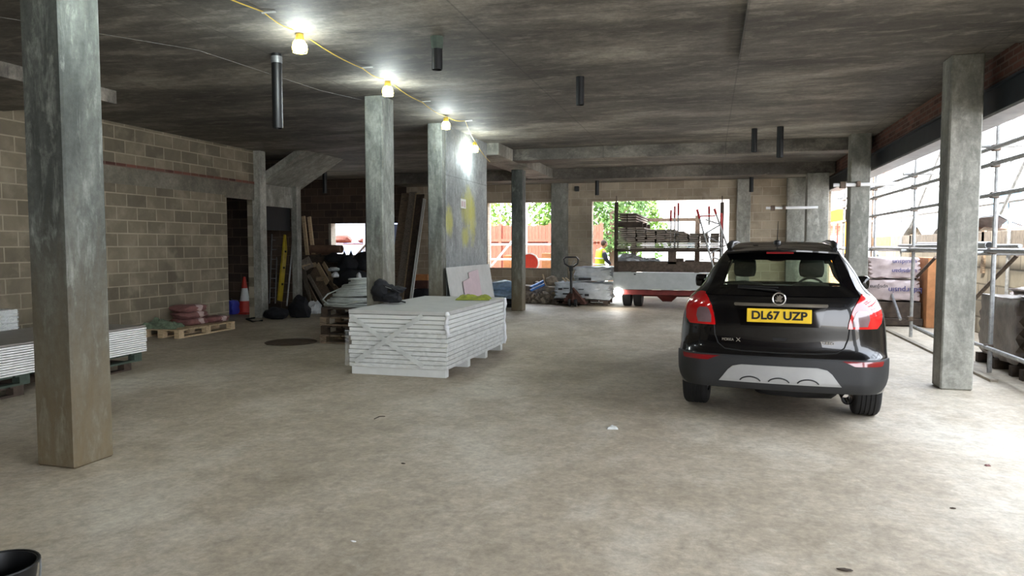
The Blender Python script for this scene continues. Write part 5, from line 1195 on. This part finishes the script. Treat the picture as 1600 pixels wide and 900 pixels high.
# ================================================================== THE PERSON
def skin(name, pts, edges, mat, parent, sub=2, root_i=0):
    me = D.meshes.new(name); me.from_pydata([p[:3] for p in pts], edges, []); o = D.objects.new(name, me); COL.objects.link(o)
    sk = o.modifiers.new('skin', 'SKIN'); sk.use_smooth_shade = True
    for i, p in enumerate(pts):
        sv = me.skin_vertices[0].data[i]; sv.radius = (p[3], p[4] if len(p) > 4 else p[3]); sv.use_root = (i == root_i)
    ss = o.modifiers.new('sub', 'SUBSURF'); ss.levels = sub; ss.render_levels = sub
    dg = bpy.context.evaluated_depsgraph_get(); dg.update(); m2 = D.meshes.new_from_object(o.evaluated_get(dg)); D.objects.remove(o)
    m2.materials.clear(); m2.materials.append(M[mat]); q = D.objects.new(name, m2); COL.objects.link(q); q.parent = parent
    for p in m2.polygons: p.use_smooth = True
    return q
def person():
    c0 = PY(937, 400, 21.7); r = root('person', (c0.x, 21.7, 0), math.radians(-55), 'person in a yellow hi-vis vest standing outside, left of the truck, head bowed', 'person')
    # local: x right, y forward (faces +y after turning), z up ; slightly stooped
    P_ = [(0,0,.93,.15,.12), (0,.02,1.10,.14,.11), (0,.05,1.28,.17,.12), (0,.07,1.42,.13,.10), (0,.09,1.50,.06,.06), (0,.13,1.56,.055,.055),
          (.18,.05,1.40,.06), (.25,.10,1.14,.045), (.21,.30,1.00,.032), (.20,.34,.97,.028),
          (-.18,.05,1.40,.06), (-.25,.08,1.14,.045), (-.22,.28,.98,.032), (-.21,.32,.95,.028),
          (.10,0,.86,.10), (.12,.04,.50,.065), (.12,-.02,.10,.045), (.12,.10,.05,.045),
          (-.10,0,.86,.10), (-.12,.02,.50,.065), (-.13,-.06,.10,.045), (-.13,.06,.05,.045)]
    E_ = [(0,1),(1,2),(2,3),(3,4),(4,5),(3,6),(6,7),(7,8),(8,9),(3,10),(10,11),(11,12),(12,13),(0,14),(14,15),(15,16),(16,17),(0,18),(18,19),(19,20),(20,21)]
    skin('body', P_, E_, 'skin', r)
    hd = MB().blob((0, .16, 1.635), (.078, .095, .115), 1, .02, 3, 0, 1, False); hd.blob((0, .255, 1.62), (.014, .018, .022), 1, 0, 2, 0, 1, False)
    for s in (-1, 1): hd.blob((s*.08, .15, 1.63), (.012, .02, .03), 1, 0, 2, 0, 1, False)
    h = obj('head', hd, 'skin', r, smooth=True, local=True)
    for s in (-1, 1): obj('eye', MB().blob((s*.03, .240, 1.645), (.011, .009, .008), 1, 0, 2, 0, 1, False), 'white_paint', h, local=True)
    obj('mouth', MB().blob((0, .243, 1.578), (.022, .008, .005), 1, 0, 2, 0, 1, False), 'red_bag', h, local=True)
    obj('hair', MB().blob((0, .135, 1.665), (.088, .098, .105), 3, .05, 3, 0, 2, False), 'hair_brown', r, smooth=True, local=True)
    for s, (hx, hy, hz) in ((1, (.20,.36,.955)), (-1, (-.21,.34,.935))):
        obj('palm', MB().blob((hx, hy, hz), (.040, .045, .018), 1, .02, 2, .4, 1, False), 'skin', r, smooth=True, local=True)
        for k in range(4):
            x = hx-.027+.018*k; L = (.070, .080, .076, .060)[k]
            obj('finger', MB().tube([(x, hy+.03, hz), (x, hy+.03+L*.5, hz-.008), (x, hy+.03+L*.85, hz-.035)], [.0095, .009, .007], 8), 'skin', r, smooth=True, local=True)
        obj('thumb', MB().tube([(hx-s*.035, hy, hz), (hx-s*.06, hy+.03, hz-.01), (hx-s*.06, hy+.06, hz-.02)], [.011, .010, .008], 8), 'skin', r, smooth=True, local=True)
    skin('vest', [(0,0,.90,.20,.16), (0,.01,1.08,.185,.15), (0,.045,1.26,.20,.155), (0,.065,1.40,.165,.125), (.17,.05,1.42,.085), (-.17,.05,1.42,.085)], [(0,1),(1,2),(2,3),(3,4),(3,5)], 'hi_vis_bright', r)
    ve = [o for o in D.objects if o.name.startswith('vest')][-1]
    for z, w_, dy in ((1.02, .205, .01), (1.20, .205, .04)):
        obj('reflective_band', MB().tube([(w_*math.cos(i/24*6.2832), dy+w_*.80*math.sin(i/24*6.2832), z) for i in range(25)], .022, 6, False), 'reflective', ve, smooth=True, local=True)
    skin('sleeve', [(.16,.05,1.40,.10), (.25,.10,1.15,.07), (.215,.27,1.01,.042)], [(0,1),(1,2)], 'navy_cloth', r); skin('sleeve', [(-.16,.05,1.40,.10), (-.25,.08,1.15,.07), (-.225,.25,.99,.042)], [(0,1),(1,2)], 'navy_cloth', r)
    skin('trousers', [(0,0,.95,.165,.13), (.11,0,.84,.11), (.125,.04,.50,.085), (.125,-.02,.12,.07), (-.11,0,.84,.11), (-.125,.02,.50,.085), (-.13,-.06,.12,.07)], [(0,1),(1,2),(2,3),(0,4),(4,5),(5,6)], 'navy_cloth', r)
    for s, y in ((1, .04), (-1, 0)): obj('boot', MB().blob((s*.125, y, .065), (.055, .145, .085), 2, .05, 3, .5), 'black_matt', r, smooth=True, local=True)
person()
